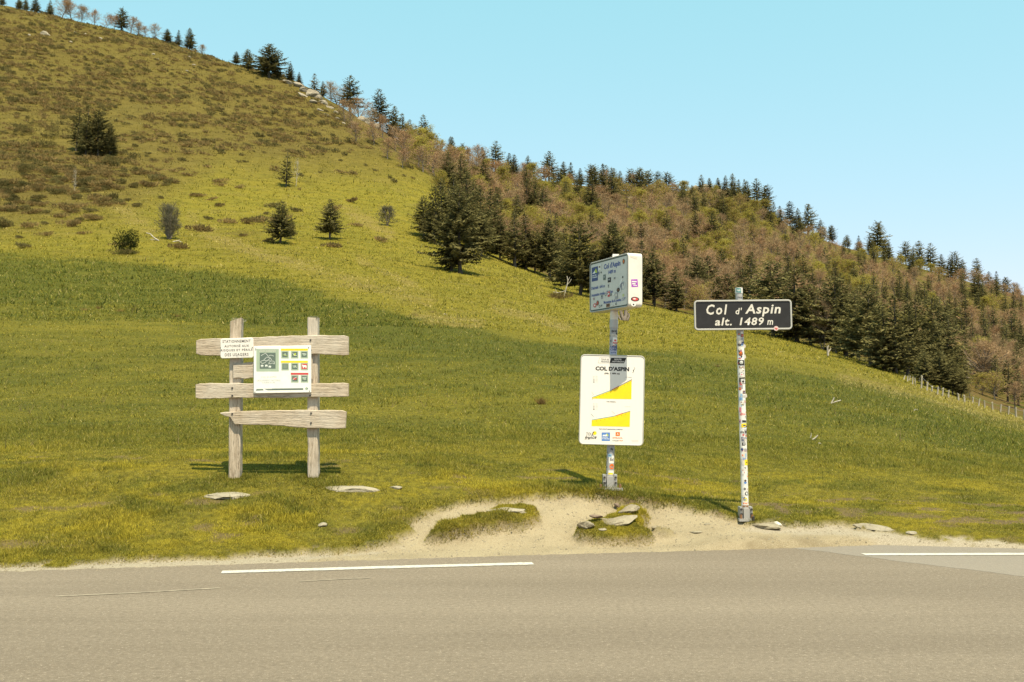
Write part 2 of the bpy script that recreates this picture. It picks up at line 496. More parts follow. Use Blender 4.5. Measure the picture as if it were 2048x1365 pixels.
def ground_mat():
    n = NT('turf_and_soil')
    pos = n.coord('Object')
    st = n.coord('Object', (0.55, 1.0, 1.0))
    nl = n.noise(0.35, 6, 0.6, st); nm = n.noise(2.3, 6, 0.62, st); nf = n.noise(21, 5, 0.65, pos); nvf = n.noise(90, 3, 0.6, pos)
    c_light = n.mix(n.ramp(nl, 0.35, 0.65), (0.180, 0.146, 0.020), (0.135, 0.118, 0.016))
    c_lush = n.mix(n.ramp(nm, 0.35, 0.68), (0.046, 0.058, 0.011), (0.086, 0.086, 0.014))
    c = n.mix(n.attr('lush'), c_light, c_lush)
    hill_m = n.noise(0.55, 7, 0.68, st)
    c = n.mix(n.math('MULTIPLY', n.attr('far'), n.ramp(hill_m, 0.50, 0.66, 0.0, 0.75)), c, (0.085, 0.072, 0.014))
    c = n.mix(n.math('MULTIPLY', n.attr('far'), n.ramp(n.noise(1.7, 5, 0.7, st), 0.52, 0.70, 0.0, 0.6)), c, (0.175, 0.140, 0.034))
    c = n.mix(n.math('MULTIPLY', n.attr('brown'), 0.85), c, n.mix(n.ramp(hill_m, 0.38, 0.62), (0.112, 0.082, 0.025), (0.074, 0.054, 0.018)))
    heath_c = n.mix(n.ramp(nm, 0.35, 0.65), (0.098, 0.066, 0.022), (0.070, 0.053, 0.017))
    hm = n.math('MULTIPLY', n.attr('heath'), n.ramp(n.noise(0.45, 6, 0.65, st), 0.40, 0.58), True)
    c = n.mix(hm, c, heath_c)
    dry_c = n.mix(n.ramp(nm, 0.3, 0.7), (0.21, 0.155, 0.045), (0.145, 0.112, 0.028))
    c = n.mix(n.math('MULTIPLY', n.attr('dry'), n.ramp(nl, 0.25, 0.6), True), c, dry_c)
    for_c = n.mix(n.ramp(n.noise(0.12, 5, 0.6, pos), 0.4, 0.6), (0.105, 0.066, 0.028), (0.075, 0.070, 0.014))
    c = n.mix(n.attr('forest'), c, for_c)
    # mottling from single tufts
    c = n.mix(n.ramp(nf, 0.35, 0.70, 0.0, 0.55), c, n.mix(0.5, c, (0.17, 0.14, 0.012)))
    c = n.mix(n.ramp(nm, 0.56, 0.72, 0.0, 0.5), c, n.mix(0.6, c, (0.022, 0.030, 0.006)))
    c = n.mix(n.math('MULTIPLY', n.attr('moss'), 0.7), c, (0.205, 0.160, 0.016))
    soil = n.mix(n.ramp(nf, 0.35, 0.7), (0.15, 0.105, 0.055), (0.085, 0.060, 0.033))
    c = n.mix(n.math('MULTIPLY', n.math('SUBTRACT', 1.0, n.attr('far')), n.ramp(n.noise(9, 5, 0.7, pos), 0.40, 0.64, 0.0, 0.75)), c, (0.050, 0.046, 0.012))  # near turf: dark soil and the shade between blades, painted in as blotches
    c = n.mix(n.attr('thin'), c, soil)
    dirt_c = n.mix(n.ramp(n.noise(1.6, 6, 0.6, pos), 0.35, 0.7), (0.300, 0.240, 0.145), (0.225, 0.178, 0.105))
    dirt_c = n.mix(n.ramp(nvf, 0.42, 0.62), dirt_c, n.mix(0.35, dirt_c, (0.50, 0.42, 0.29)))
    dirt_c = n.mix(n.ramp(n.noise(55, 3, 0.6, pos), 0.62, 0.72), dirt_c, (0.20, 0.160, 0.11))
    grav_c = n.mix(n.ramp(nvf, 0.4, 0.66), (0.27, 0.225, 0.155), (0.40, 0.34, 0.25))
    dc = n.mix(n.attr('gravel'), dirt_c, grav_c)
    # a damp, dark film of silt at the right end of the trodden patch
    dc = n.mix(n.math('MULTIPLY', n.attr('damp'), n.ramp(n.noise(3.0, 5, 0.6, pos), 0.3, 0.6), True), dc, (0.165, 0.125, 0.072))
    c = n.mix(n.attr('bare'), c, dc)
    h = n.math('ADD', n.math('MULTIPLY', nf, 0.35), n.math('ADD', nvf, nm))
    nrm = n.bump(h, 0.55, 0.05)
    nrm2 = n.bump(n.noise(0.9, 6, 0.7, st), 0.9, 0.55, nrm)
    # coarse relief belongs to the far hillside only
    mxn = n.n('ShaderNodeMix', data_type='VECTOR')
    n.l(n.attr('far'), mxn.inputs[0]); n.l(nrm, mxn.inputs[4]); n.l(nrm2, mxn.inputs[5])
    return n.bsdf(c, 0.95, 0.05, 0.0, mxn.outputs[1])


brown = smooth(60, -60, PYI - lim_h) * smooth(90, 120, YY) * smooth(0.12, -0.02, XX / YY)
g_me = mesh_np('ground', verts, faces, ground_mat(), True)
thin_m = np.clip(thin * 0.9, 0, 1) * (1 - bare)
# worn, cattle-trodden patches right of the second post
tr = (fbm(XX * 2.6 + 11, YY * 4.0, 4) > 0.60) * smooth(0.2, 0.6, e_d) * smooth(14.6, 13.6, YY) * smooth(1.5, 2.4, XX)
cut = smooth(-0.16, -0.02, s_dirt) * smooth(0.04, -0.02, s_dirt) * smooth(1.0, 1.3, XX) * smooth(2.0, 1.7, XX) * (YY > 12.2) * (YY < 14)
ring = np.maximum(smooth(-0.07, -0.02, s_b) * smooth(0.05, 0.0, s_b), smooth(-0.05, -0.01, s_a) * smooth(0.04, 0.0, s_a) * 0.7) * (YY < 14)
thin_m = np.clip(np.maximum(np.maximum(thin_m, tr * 0.9), np.maximum(cut, ring) * 1.2), 0, 1)
damp = np.exp(-((XX - 3.35) / 0.75) ** 2 - ((YY - 11.45) / 0.17) ** 2) * 1.3
for nm_, v_ in (('lush', lush), ('heath', heath), ('dry', dry), ('forest', forest), ('bare', bare), ('thin', thin_m), ('far', smooth(45, 120, YY)),
                ('brown', brown), ('moss', moss), ('damp', np.clip(damp, 0, 1)), ('gravel', np.clip(gravel * (1 - smooth(0.05, 0.25, s_dirt)), 0, 1))):
    add_attr(g_me, nm_, v_.ravel())
tag(link(bpy.data.objects.new('ground', g_me)), kind='structure')

# ------------------------------------------------------------------ road
def road_mat():
    n = NT('worn_asphalt')
    pos = n.coord('Object'); st = n.coord('Object', (0.16, 1.0, 1.0), (0, 0, math.radians(-9.0)))
    agg = n.noise(150, 3, 0.7, pos); agg2 = n.noise(46, 4, 0.75, pos)
    big = n.noise(0.7, 5, 0.6, st); streak = n.noise(3.4, 5, 0.6, st)
    c = n.mix(n.ramp(big, 0.35, 0.68), (0.190, 0.160, 0.120), (0.236, 0.202, 0.155))
    c = n.mix(n.ramp(streak, 0.45, 0.75, 0.0, 0.2), c, (0.270, 0.232, 0.182))
    c = n.mix(n.ramp(agg, 0.36, 0.52, 0.75, 0.0), c, (0.092, 0.078, 0.060))
    c = n.mix(n.ramp(agg2, 0.55, 0.70, 0.0, 0.9), c, (0.42, 0.37, 0.30))
    mid = n.noise(24, 5, 0.75, pos)
    c = n.mix(n.ramp(mid, 0.36, 0.50, 0.5, 0.0), c, (0.110, 0.092, 0.068))
    c = n.mix(n.ramp(mid, 0.54, 0.68, 0.0, 0.5), c, (0.34, 0.295, 0.225))
    # newer, greyer asphalt right of a joint
    sx = n.n('ShaderNodeSeparateXYZ'); n.l(n.coord('Object'), sx.inputs[0])
    line = n.math('ADD', n.math('ADD', n.math('MULTIPLY', sx.outputs[1], 0.87), sx.outputs[0]), n.math('MULTIPLY', n.noise(1.2, 5, 0.6, pos), 0.35))
    c = n.mix(n.ramp(line, 13.33, 13.40), c, n.mix(0.45, c, (0.275, 0.262, 0.235)))
    crack = n.math('ABSOLUTE', n.math('SUBTRACT', line, 13.36))
    c = n.mix(n.ramp(crack, 0.006, 0.022, 0.75, 0.0), c, (0.075, 0.066, 0.055))
    track = n.ramp(n.noise(0.55, 3, 0.5, n.coord('Object', (0.03, 1.0, 1.0), (0, 0, math.radians(-9.0)))), 0.38, 0.62, 0.97, 1.035)
    c = n.mix(1.0, c, track, 'MULTIPLY')
    c = n.mix(1.0, c, (0.98, 0.91, 0.84), 'MULTIPLY')
    h = n.math('ADD', agg, n.math('MULTIPLY', agg2, 0.8))
    return n.bsdf(c, 0.85, 0.25, 0.0, n.bump(h, 0.7, 0.012))


rx = np.linspace(-40, 40, 321)
ry_far = edge_y(rx) + 0.16
nr = 30
rv = []
for k in range(nr + 1):
    t = k / nr
    rv.append(np.stack([rx, -10 + (ry_far + 10) * t, -0.012 * 0 * rx], 1))
rv = np.concatenate(rv)
n_ = len(rx)
a_, b_ = np.meshgrid(np.arange(n_ - 1), np.arange(nr), indexing='xy')
q = (b_ * n_ + a_).ravel()
road_me = mesh_np('road', rv, np.stack([q, q + 1, q + n_ + 1, q + n_], 1), road_mat(), True)
tag(link(bpy.data.objects.new('road', road_me)), kind='structure')


def line_mat():
    n = NT('worn_road_paint')
    pos = n.coord('Object')
    c = n.mix(n.ramp(n.noise(38, 4, 0.85, pos), 0.42, 0.60), (0.52, 0.49, 0.42), (0.34, 0.31, 0.26))
    c = n.mix(n.ramp(n.noise(5, 5, 0.7, pos), 0.58, 0.80, 0, 0.7), c, (0.33, 0.29, 0.23))
    return n.bsdf(c, 0.8, 0.2)


M_LINE = line_mat()


def stripe(name, pts, w, mat, z=0.005):
    """a painted stripe with slightly ragged ends along a polyline"""
    pts = np.array(pts, float)
    seg = np.r_[0, np.cumsum(np.hypot(*np.diff(pts, axis=0).T))]
    s = np.linspace(0, seg[-1], max(8, int(seg[-1] / 0.05)))
    P = np.stack([np.interp(s, seg, pts[:, 0]), np.interp(s, seg, pts[:, 1])], 1)
    T = np.gradient(P, axis=0); T /= np.linalg.norm(T, axis=1)[:, None]
    N = np.stack([-T[:, 1], T[:, 0]], 1)
    r = np.random.default_rng(len(name) + int(w * 1000))
    wa = w / 2 * (1 + 0.06 * r.standard_normal(len(s)))[:, None]; wb = w / 2 * (1 + 0.06 * r.standard_normal(len(s)))[:, None]
    A = P + N * wa; B = P - N * wb
    v = np.concatenate([np.c_[A, np.full(len(s), z)], np.c_[B, np.full(len(s), z)]])
    k = np.arange(len(s) - 1); m = len(s)
    me = mesh_np(name, v, np.stack([k + m, k + m + 1, k + 1, k], 1), mat)
    return tag(link(bpy.data.objects.new(name, me)), kind='structure')


def at_road(px, py):
    r = cam_ray(px, py); t = -CAM_H / r[2]
    return (r[0] * t, t)


stripe('road_marking', [at_road(443, 1145.5), at_road(760, 1136), at_road(1066, 1128)], 0.155, M_LINE)
stripe('road_marking', [at_road(1727, 1110), at_road(2048, 1109), at_road(2300, 1113)], 0.15, M_LINE)
M_SCUFF = NT('faint_scuff')
_p = M_SCUFF.coord('Object', (0.3, 1, 1))
M_SCUFF = M_SCUFF.bsdf(M_SCUFF.mix(M_SCUFF.ramp(M_SCUFF.noise(30, 4, 0.7, _p), 0.42, 0.66), (0.225, 0.188, 0.140), (0.36, 0.305, 0.22)), 0.9, 0.1)
stripe('road_scuff', [at_road(110, 1194), at_road(260, 1187), at_road(440, 1177)], 0.035, M_SCUFF, 0.004)
stripe('road_scuff', [at_road(600, 1164), at_road(690, 1159), at_road(740, 1157)], 0.03, M_SCUFF, 0.004)

# ------------------------------------------------------------------ grass blades
def grass(name, n_tufts, y0, y1, power, seed, blades, h0, w0, grow, pts=None, green=0.0):
    r = np.random.default_rng(seed)
    u = r.random(n_tufts * 2)
    k = 1 - power
    Y = (y0 ** k + u * (y1 ** k - y0 ** k)) ** (1 / k)
    X = (r.random(len(Y)) * 2 - 1) * 0.60 * Y + 0.0
    bare_ = sample(bare, X, Y); e_ = Y - edge_y(X)
    thin_ = sample(thin_m, X, Y)
    keep = (bare_ < 0.25 + 0.35 * r.random(len(Y))) & (e_ > 0.04) & (r.random(len(Y)) > thin_ * 0.8) & (sample(forest, X, Y) < 0.5)
    X = X[keep][:n_tufts]; Y = Y[keep][:n_tufts]
    if pts is not None:
        X, Y = pts
    lush_ = sample(lush, X, Y); heath_ = sample(heath, X, Y); dry_ = sample(dry, X, Y)
    patch_ = fbm(X * 0.55 + 3, Y * 0.8, 4); spot_ = np.repeat(smooth(0.52, 0.66, fbm(X * 3.1 + 9, Y * 3.6, 3)), blades)
    tall = 0.65 + 0.75 * smooth(0.45, 0.68, fbm(X * 1.1 + 20, Y * 1.1, 3)) + 0.5 * lush_
    low = smooth(1.2, 0.1, Y - edge_y(X))                                  # short, trampled turf at the roadside
    tall = tall * (1 - 0.35 * low)
    bold = (r.random(len(X)) < 0.085) & (fbm(X * 2.2, Y * 2.2, 2) > 0.42)
    tall = np.where(bold, tall * 1.9, tall)
    dark_ = np.where(bold, 0.62, 1.0)
    m = len(X)
    sc = np.where(Y > 14, (Y / 14) ** grow, 1.0)
    X = np.repeat(X, blades); Y = np.repeat(Y, blades); S = np.repeat(sc, blades)
    T = np.repeat(tall, blades); L = np.repeat(lush_, blades); D = np.repeat(dry_, blades); P = np.repeat(patch_, blades); LO = np.repeat(low, blades)
    n = len(X)
    ang = r.random(n) * 2 * math.pi; rad = np.sqrt(r.random(n)) * 0.055 * S
    bx = X + np.cos(ang) * rad; by = Y + np.sin(ang) * rad
    bz = ground(bx, by) - 0.004
    h = h0 * T * S * (0.45 + 0.8 * r.random(n)); w = w0 * S * (0.6 + 0.7 * r.random(n))
    lean = ang + r.normal(0, 0.6, n); ln = h * (0.35 + 0.95 * r.random(n))
    fx = -np.sin(lean + r.normal(0, 0.7, n)) * w; fy = np.cos(lean) * w * 0.6
    base1 = np.stack([bx - fx, by - fy, bz], 1); base2 = np.stack([bx + fx, by + fy, bz], 1)
    tip = np.stack([bx + np.cos(lean) * ln, by + np.sin(lean) * ln, bz + np.sqrt(np.maximum(h * h - ln * ln * 0.6, (0.3 * h) ** 2))], 1)
    V = np.empty((n, 3, 3)); V[:, 0] = base1; V[:, 1] = base2; V[:, 2] = tip
    q1 = np.array([0.345, 0.272, 0.042]); q2 = np.array([0.086, 0.106, 0.024]); q3 = np.array([0.185, 0.170, 0.030]); q4 = np.array([0.40, 0.32, 0.12])
    L = np.maximum(L * 0.8 + 0.35 * spot_, green)
    mixv = np.clip(0.08 + 0.80 * L + r.normal(0, 0.22, n), 0, 1)[:, None]
    c = q1 * (1 - mixv) + q2 * mixv
    c = np.where((r.random(n) < 0.35)[:, None], q3, c)
    c = np.where((r.random(n) < 0.05 + 0.5 * D)[:, None], q4, c)
    mo_ = np.repeat(sample(moss, X[::blades], Y[::blades]), blades)
    yl = np.maximum(LO * smooth(0.40, 0.60, P) * 0.7, mo_ * 0.9 * (1 - green))[:, None]
    c = c * (1 - yl) + np.array([0.36, 0.290, 0.036]) * yl
    br = np.repeat(sample(brown, X[::blades], Y[::blades]), blades) * (0.55 + 0.45 * smooth(0.35, 0.6, fbm(X * 0.06, Y * 0.09, 4)))
    c = c * (1 - 0.8 * br[:, None]) + np.array([0.185, 0.138, 0.048]) * 0.8 * br[:, None]
    c *= ((0.62 + 0.76 * r.random(n)) * np.repeat(dark_, blades))[:, None]
    cols = np.repeat(c, 3, 0); cols[2::3] *= 1.15
    me = mesh_np(name, V.reshape(-1, 3), np.arange(3 * n).reshape(-1, 3), M_GRASS)
    add_col(me, 'tint', cols)
    return tag(link(bpy.data.objects.new(name, me)), kind='stuff')


_n = NT('grass_blade')
M_GRASS = _n.leafy(_n.attr('tint', 'Color'), 0.45)
grass('turf_grass', 115000, 9.6, 20.0, 1.6, 11, 5, 0.036, 0.0044, 0.60)
grass('turf_grass', 80000, 19.0, 170.0, 1.35, 12, 4, 0.036, 0.0064, 0.75)
grass('hill_grass', 60000, 60.0, 400.0, 0.8, 13, 3, 0.042, 0.0110, 0.80)


# longer grass on the mounds, along the torn edges of the turf and round the feet of the posts
GR = np.random.default_rng(44)
gx = GR.uniform(-7.5, 7.5, 400000); gy = GR.uniform(9.7, 14.0, 400000)
g_isl = sample(isl, gx, gy); g_bare = sample(bare, gx, gy); g_e = gy - edge_y(gx); g_s = sample(s_dirt, gx, gy)
sel = (g_isl > 0.55) & (g_bare < 0.5)
grass('mound_grass', 0, 9, 10, 1.5, 14, 6, 0.038, 0.0044, 0.5, (gx[sel][:9000], gy[sel][:9000]), 0.0)
sel = (g_bare < 0.45) & (g_isl < 0.4) & (((g_s > -0.30) & (g_s < 0.0)) | ((g_e > 0.05) & (g_e < 0.75))) & (GR.random(len(gx)) < 0.5)
grass('edge_grass', 0, 9, 10, 1.5, 15, 6, 0.034, 0.0044, 0.5, (gx[sel][:11000], gy[sel][:11000]), 0.1)
fx_, fy_ = [], []
for (px_, py_, Yq, rx_, n_) in ((471, 962, 13.3, 0.30, 420), (627, 962, 13.3, 0.30, 420), (1219, 978, 13.05, 0.34, 260), (1491, 1037, 12.22, 0.20, 90), (650, 986, 12.9, 0.30, 260), (548, 968, 13.15, 0.7, 500), (1250, 968, 13.4, 0.5, 400), (1130, 968, 13.2, 0.4, 250)):
    r0_ = cam_ray(px_, py_)
    fx_.append(r0_[0] * Yq + GR.normal(0, rx_ * 0.6, n_)); fy_.append(Yq + GR.normal(0, rx_ * 0.38, n_))
fx_ = np.concatenate(fx_); fy_ = np.concatenate(fy_)
ok = sample(bare, fx_, fy_) < 0.4
grass('post_foot_grass', 0, 9, 10, 1.5, 16, 6, 0.062, 0.0042, 0.5, (fx_[ok], fy_[ok]), 0.85)


# ------------------------------------------------------------------ trees
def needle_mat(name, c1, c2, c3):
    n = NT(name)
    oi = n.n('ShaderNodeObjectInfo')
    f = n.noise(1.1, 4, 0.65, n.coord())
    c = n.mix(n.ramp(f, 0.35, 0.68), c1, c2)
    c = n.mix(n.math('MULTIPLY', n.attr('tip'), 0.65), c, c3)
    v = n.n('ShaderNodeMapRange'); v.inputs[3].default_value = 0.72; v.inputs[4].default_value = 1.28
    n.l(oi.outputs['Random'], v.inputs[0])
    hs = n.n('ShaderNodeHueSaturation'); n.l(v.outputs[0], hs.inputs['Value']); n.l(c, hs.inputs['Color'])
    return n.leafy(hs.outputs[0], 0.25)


def bark_mat(name, c1, c2):
    n = NT(name)
    f = n.noise(6, 5, 0.65, n.coord('Object', (1, 1, 0.25)))
    return n.bsdf(n.mix(n.ramp(f, 0.35, 0.7), c1, c2), 0.9, 0.1, 0.0, n.bump(f, 0.6, 0.05))


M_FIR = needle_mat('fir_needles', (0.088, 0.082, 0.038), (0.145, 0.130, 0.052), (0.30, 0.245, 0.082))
M_FIRBARK = bark_mat('fir_bark', (0.060, 0.050, 0.038), (0.11, 0.095, 0.075))
M_BEECHBARK = bark_mat('beech_bark', (0.16, 0.125, 0.095), (0.27, 0.225, 0.18))
M_DEADWOOD = bark_mat('bleached_wood', (0.30, 0.26, 0.20), (0.48, 0.43, 0.34))


def twig_mat():
    n = NT('beech_twigs')
    oi = n.n('ShaderNodeObjectInfo')
    c = n.mix(n.ramp(oi.outputs['Random'], 0.0, 1.0), (0.43, 0.262, 0.140), (0.36, 0.255, 0.138))
    c = n.mix(n.ramp(n.noise(0.7, 3, 0.6, n.coord()), 0.4, 0.7), c, (0.25, 0.155, 0.085))
    return n.leafy(c, 0.15)


def leaf_mat(name, c1, c2, var=0.5):
    n = NT(name)
    oi = n.n('ShaderNodeObjectInfo')
    c = n.mix(n.ramp(n.noise(1.3, 4, 0.65, n.coord()), 0.35, 0.65), c1, c2)
    v = n.n('ShaderNodeMapRange'); v.inputs[3].default_value = 1 - var / 2; v.inputs[4].default_value = 1 + var / 2
    n.l(oi.outputs['Random'], v.inputs[0])
    hs = n.n('ShaderNodeHueSaturation'); n.l(v.outputs[0], hs.inputs['Value']); n.l(c, hs.inputs['Color'])
    return n.leafy(hs.outputs[0], 0.4)


M_TWIG = twig_mat()
M_GREYTWIG = leaf_mat('grey_twigs', (0.21, 0.185, 0.12), (0.155, 0.135, 0.08))
M_BUDS = leaf_mat('budding_beech_leaves', (0.38, 0.315, 0.055), (0.28, 0.245, 0.05))
M_LARCH = leaf_mat('larch_brown_needles', (0.16, 0.105, 0.035), (0.11, 0.085, 0.025))
M_HOLLY = leaf_mat('evergreen_bush_leaves', (0.022, 0.030, 0.010), (0.042, 0.048, 0.014))
M_HEATH = leaf_mat('heather_sprigs', (0.27, 0.180, 0.072), (0.20, 0.148, 0.056), 0.6)
M_HEATH2 = leaf_mat('juniper_sprigs', (0.13, 0.112, 0.040), (0.18, 0.138, 0.052), 0.6)
M_STRAW = leaf_mat('dry_straw', (0.30, 0.235, 0.10), (0.22, 0.165, 0.065))


def tube(V, Fc, p0, p1, r0, r1, sides=5):
    """append an open tapered tube"""
    p0 = np.asarray(p0, float); p1 = np.asarray(p1, float)
    d = p1 - p0; d = d / (np.linalg.norm(d) + 1e-9)
    a = np.cross(d, [0, 0, 1.0] if abs(d[2]) < 0.9 else [1.0, 0, 0]); a /= np.linalg.norm(a); b = np.cross(d, a)
    k = len(V)
    for p, r in ((p0, r0), (p1, r1)):
        for s in range(sides):
            t = 2 * math.pi * s / sides
            V.append(p + (a * math.cos(t) + b * math.sin(t)) * r)
    for s in range(sides):
        s2 = (s + 1) % sides
        Fc.append((k + s, k + s2, k + sides + s2, k + sides + s))


def fir_meshes(name, H, R, seed, skirt=0.10, shape=0.85, levels=32, per=8, ragged=0.25, gap=0.0, lobes=0.0, top=0.02, mat=None, trunk_r=None, droop=0.25):
    """trunk and crown of a conifer: whorls of drooping boughs carrying flat sprays"""
    r = np.random.default_rng(seed)
    V, T = [], []
    tr = trunk_r or H * 0.022
    nseg = 7; off = np.zeros(3); pts = []
    for k in range(nseg + 1):
        t = k / nseg
        pts.append((np.array([off[0], off[1], t * H * 0.98]), tr * (1 - t) ** 0.9 + 0.012))
        off = off + np.array([r.normal(0, 0.006), r.normal(0, 0.006), 0]) * H
    Vt, Ft = [], []
    tube(Vt, Ft, pts[0][0] - [0, 0, 0.4], pts[0][0] + [0, 0, 0.03 * H], tr * 1.5, tr * 1.05, 7)
    for k in range(nseg):
        tube(Vt, Ft, pts[k][0], pts[k + 1][0], pts[k][1], pts[k + 1][1], 7)
    trunk = mesh_np(name + '_trunk', Vt, np.array(Ft), M_FIRBARK, True)
    lob_a = r.random(3) * 2 * math.pi
    verts = []; tips = []
    for lv in range(levels):
        t = skirt + (1 - skirt - top) * (lv + r.normal(0, 0.25)) / (levels - 1)
        t = min(max(t, skirt * 0.8), 0.99)
        if gap and r.random() < gap:
            continue
        rad_env = R * (1 - t) ** shape * (1 - 0.35 * max(0, (skirt + 0.10 - t) / 0.10))
        nb = max(3, int(per * (0.55 + 0.45 * (1 - t)) + r.normal(0, 0.8)))
        a0 = r.random() * 6.28
        for b in range(nb):
            az = a0 + 2 * math.pi * b / nb + r.normal(0, 0.28)
            L = rad_env * (1 + r.normal(0, ragged)) * (1 + lobes * math.cos(2 * (az - lob_a[0])) + 0.5 * lobes * math.cos(3 * (az - lob_a[1]) + 9 * t)) + 0.03 * H * (1 - t) + 0.12
            if L < 0.15: L = 0.15
            el = 0.55 * t - droop * (1 - t) + r.normal(0, 0.10)
            base = np.array([0, 0, t * H])
            dirh = np.array([math.cos(az), math.sin(az), 0]); side = np.array([-math.sin(az), math.cos(az), 0])
            ns = max(2, int(L / (0.025 * H)))
            for s in range(ns):
                f = (s + 0.6 + 0.4 * r.random()) / ns
                f = 0.12 + 0.88 * f
                p = base + dirh * L * f * math.cos(el) + np.array([0, 0, L * (math.sin(el) * f - 0.16 * f * (1 - f) + 0.10 * max(0, f - 0.7))])
                sl = (0.020 * H + 0.15 * L * (1.08 - f)) * (0.75 + 0.6 * r.random())
                sl = min(sl, 0.058 * H)
                wv = sl * 0.34
                for sg in (-1, 1):
                    tip = p + (dirh * (0.55 + 0.3 * r.random()) + side * sg * (0.75 + 0.3 * r.random())) * sl + np.array([0, 0, sl * r.normal(-0.28, 0.22)])
                    pw = dirh * wv + np.array([0, 0, r.normal(0, 0.5) * wv])
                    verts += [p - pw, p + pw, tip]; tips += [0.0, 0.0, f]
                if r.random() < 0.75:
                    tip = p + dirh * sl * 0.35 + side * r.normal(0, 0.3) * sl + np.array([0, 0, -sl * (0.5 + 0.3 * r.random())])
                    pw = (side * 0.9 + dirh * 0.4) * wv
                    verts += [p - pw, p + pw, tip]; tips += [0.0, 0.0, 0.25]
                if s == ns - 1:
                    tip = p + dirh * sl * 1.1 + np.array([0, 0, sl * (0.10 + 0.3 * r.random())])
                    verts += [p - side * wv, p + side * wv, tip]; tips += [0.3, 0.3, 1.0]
    for k in range(5):                                                        # leader shoot
        a = r.random() * 6.28; p = np.array([0, 0, H * 0.955]); q = np.array([math.cos(a), math.sin(a), 0]) * 0.012 * H
        verts += [p - q, p + q, np.array([r.normal(0, 0.004) * H, r.normal(0, 0.004) * H, H * (1.0 + 0.01 * k)])]; tips += [0.2, 0.2, 0.8]
    me = mesh_np(name + '_crown', np.array(verts), np.arange(len(verts)).reshape(-1, 3), mat or M_FIR)
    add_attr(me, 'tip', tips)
    return trunk, me


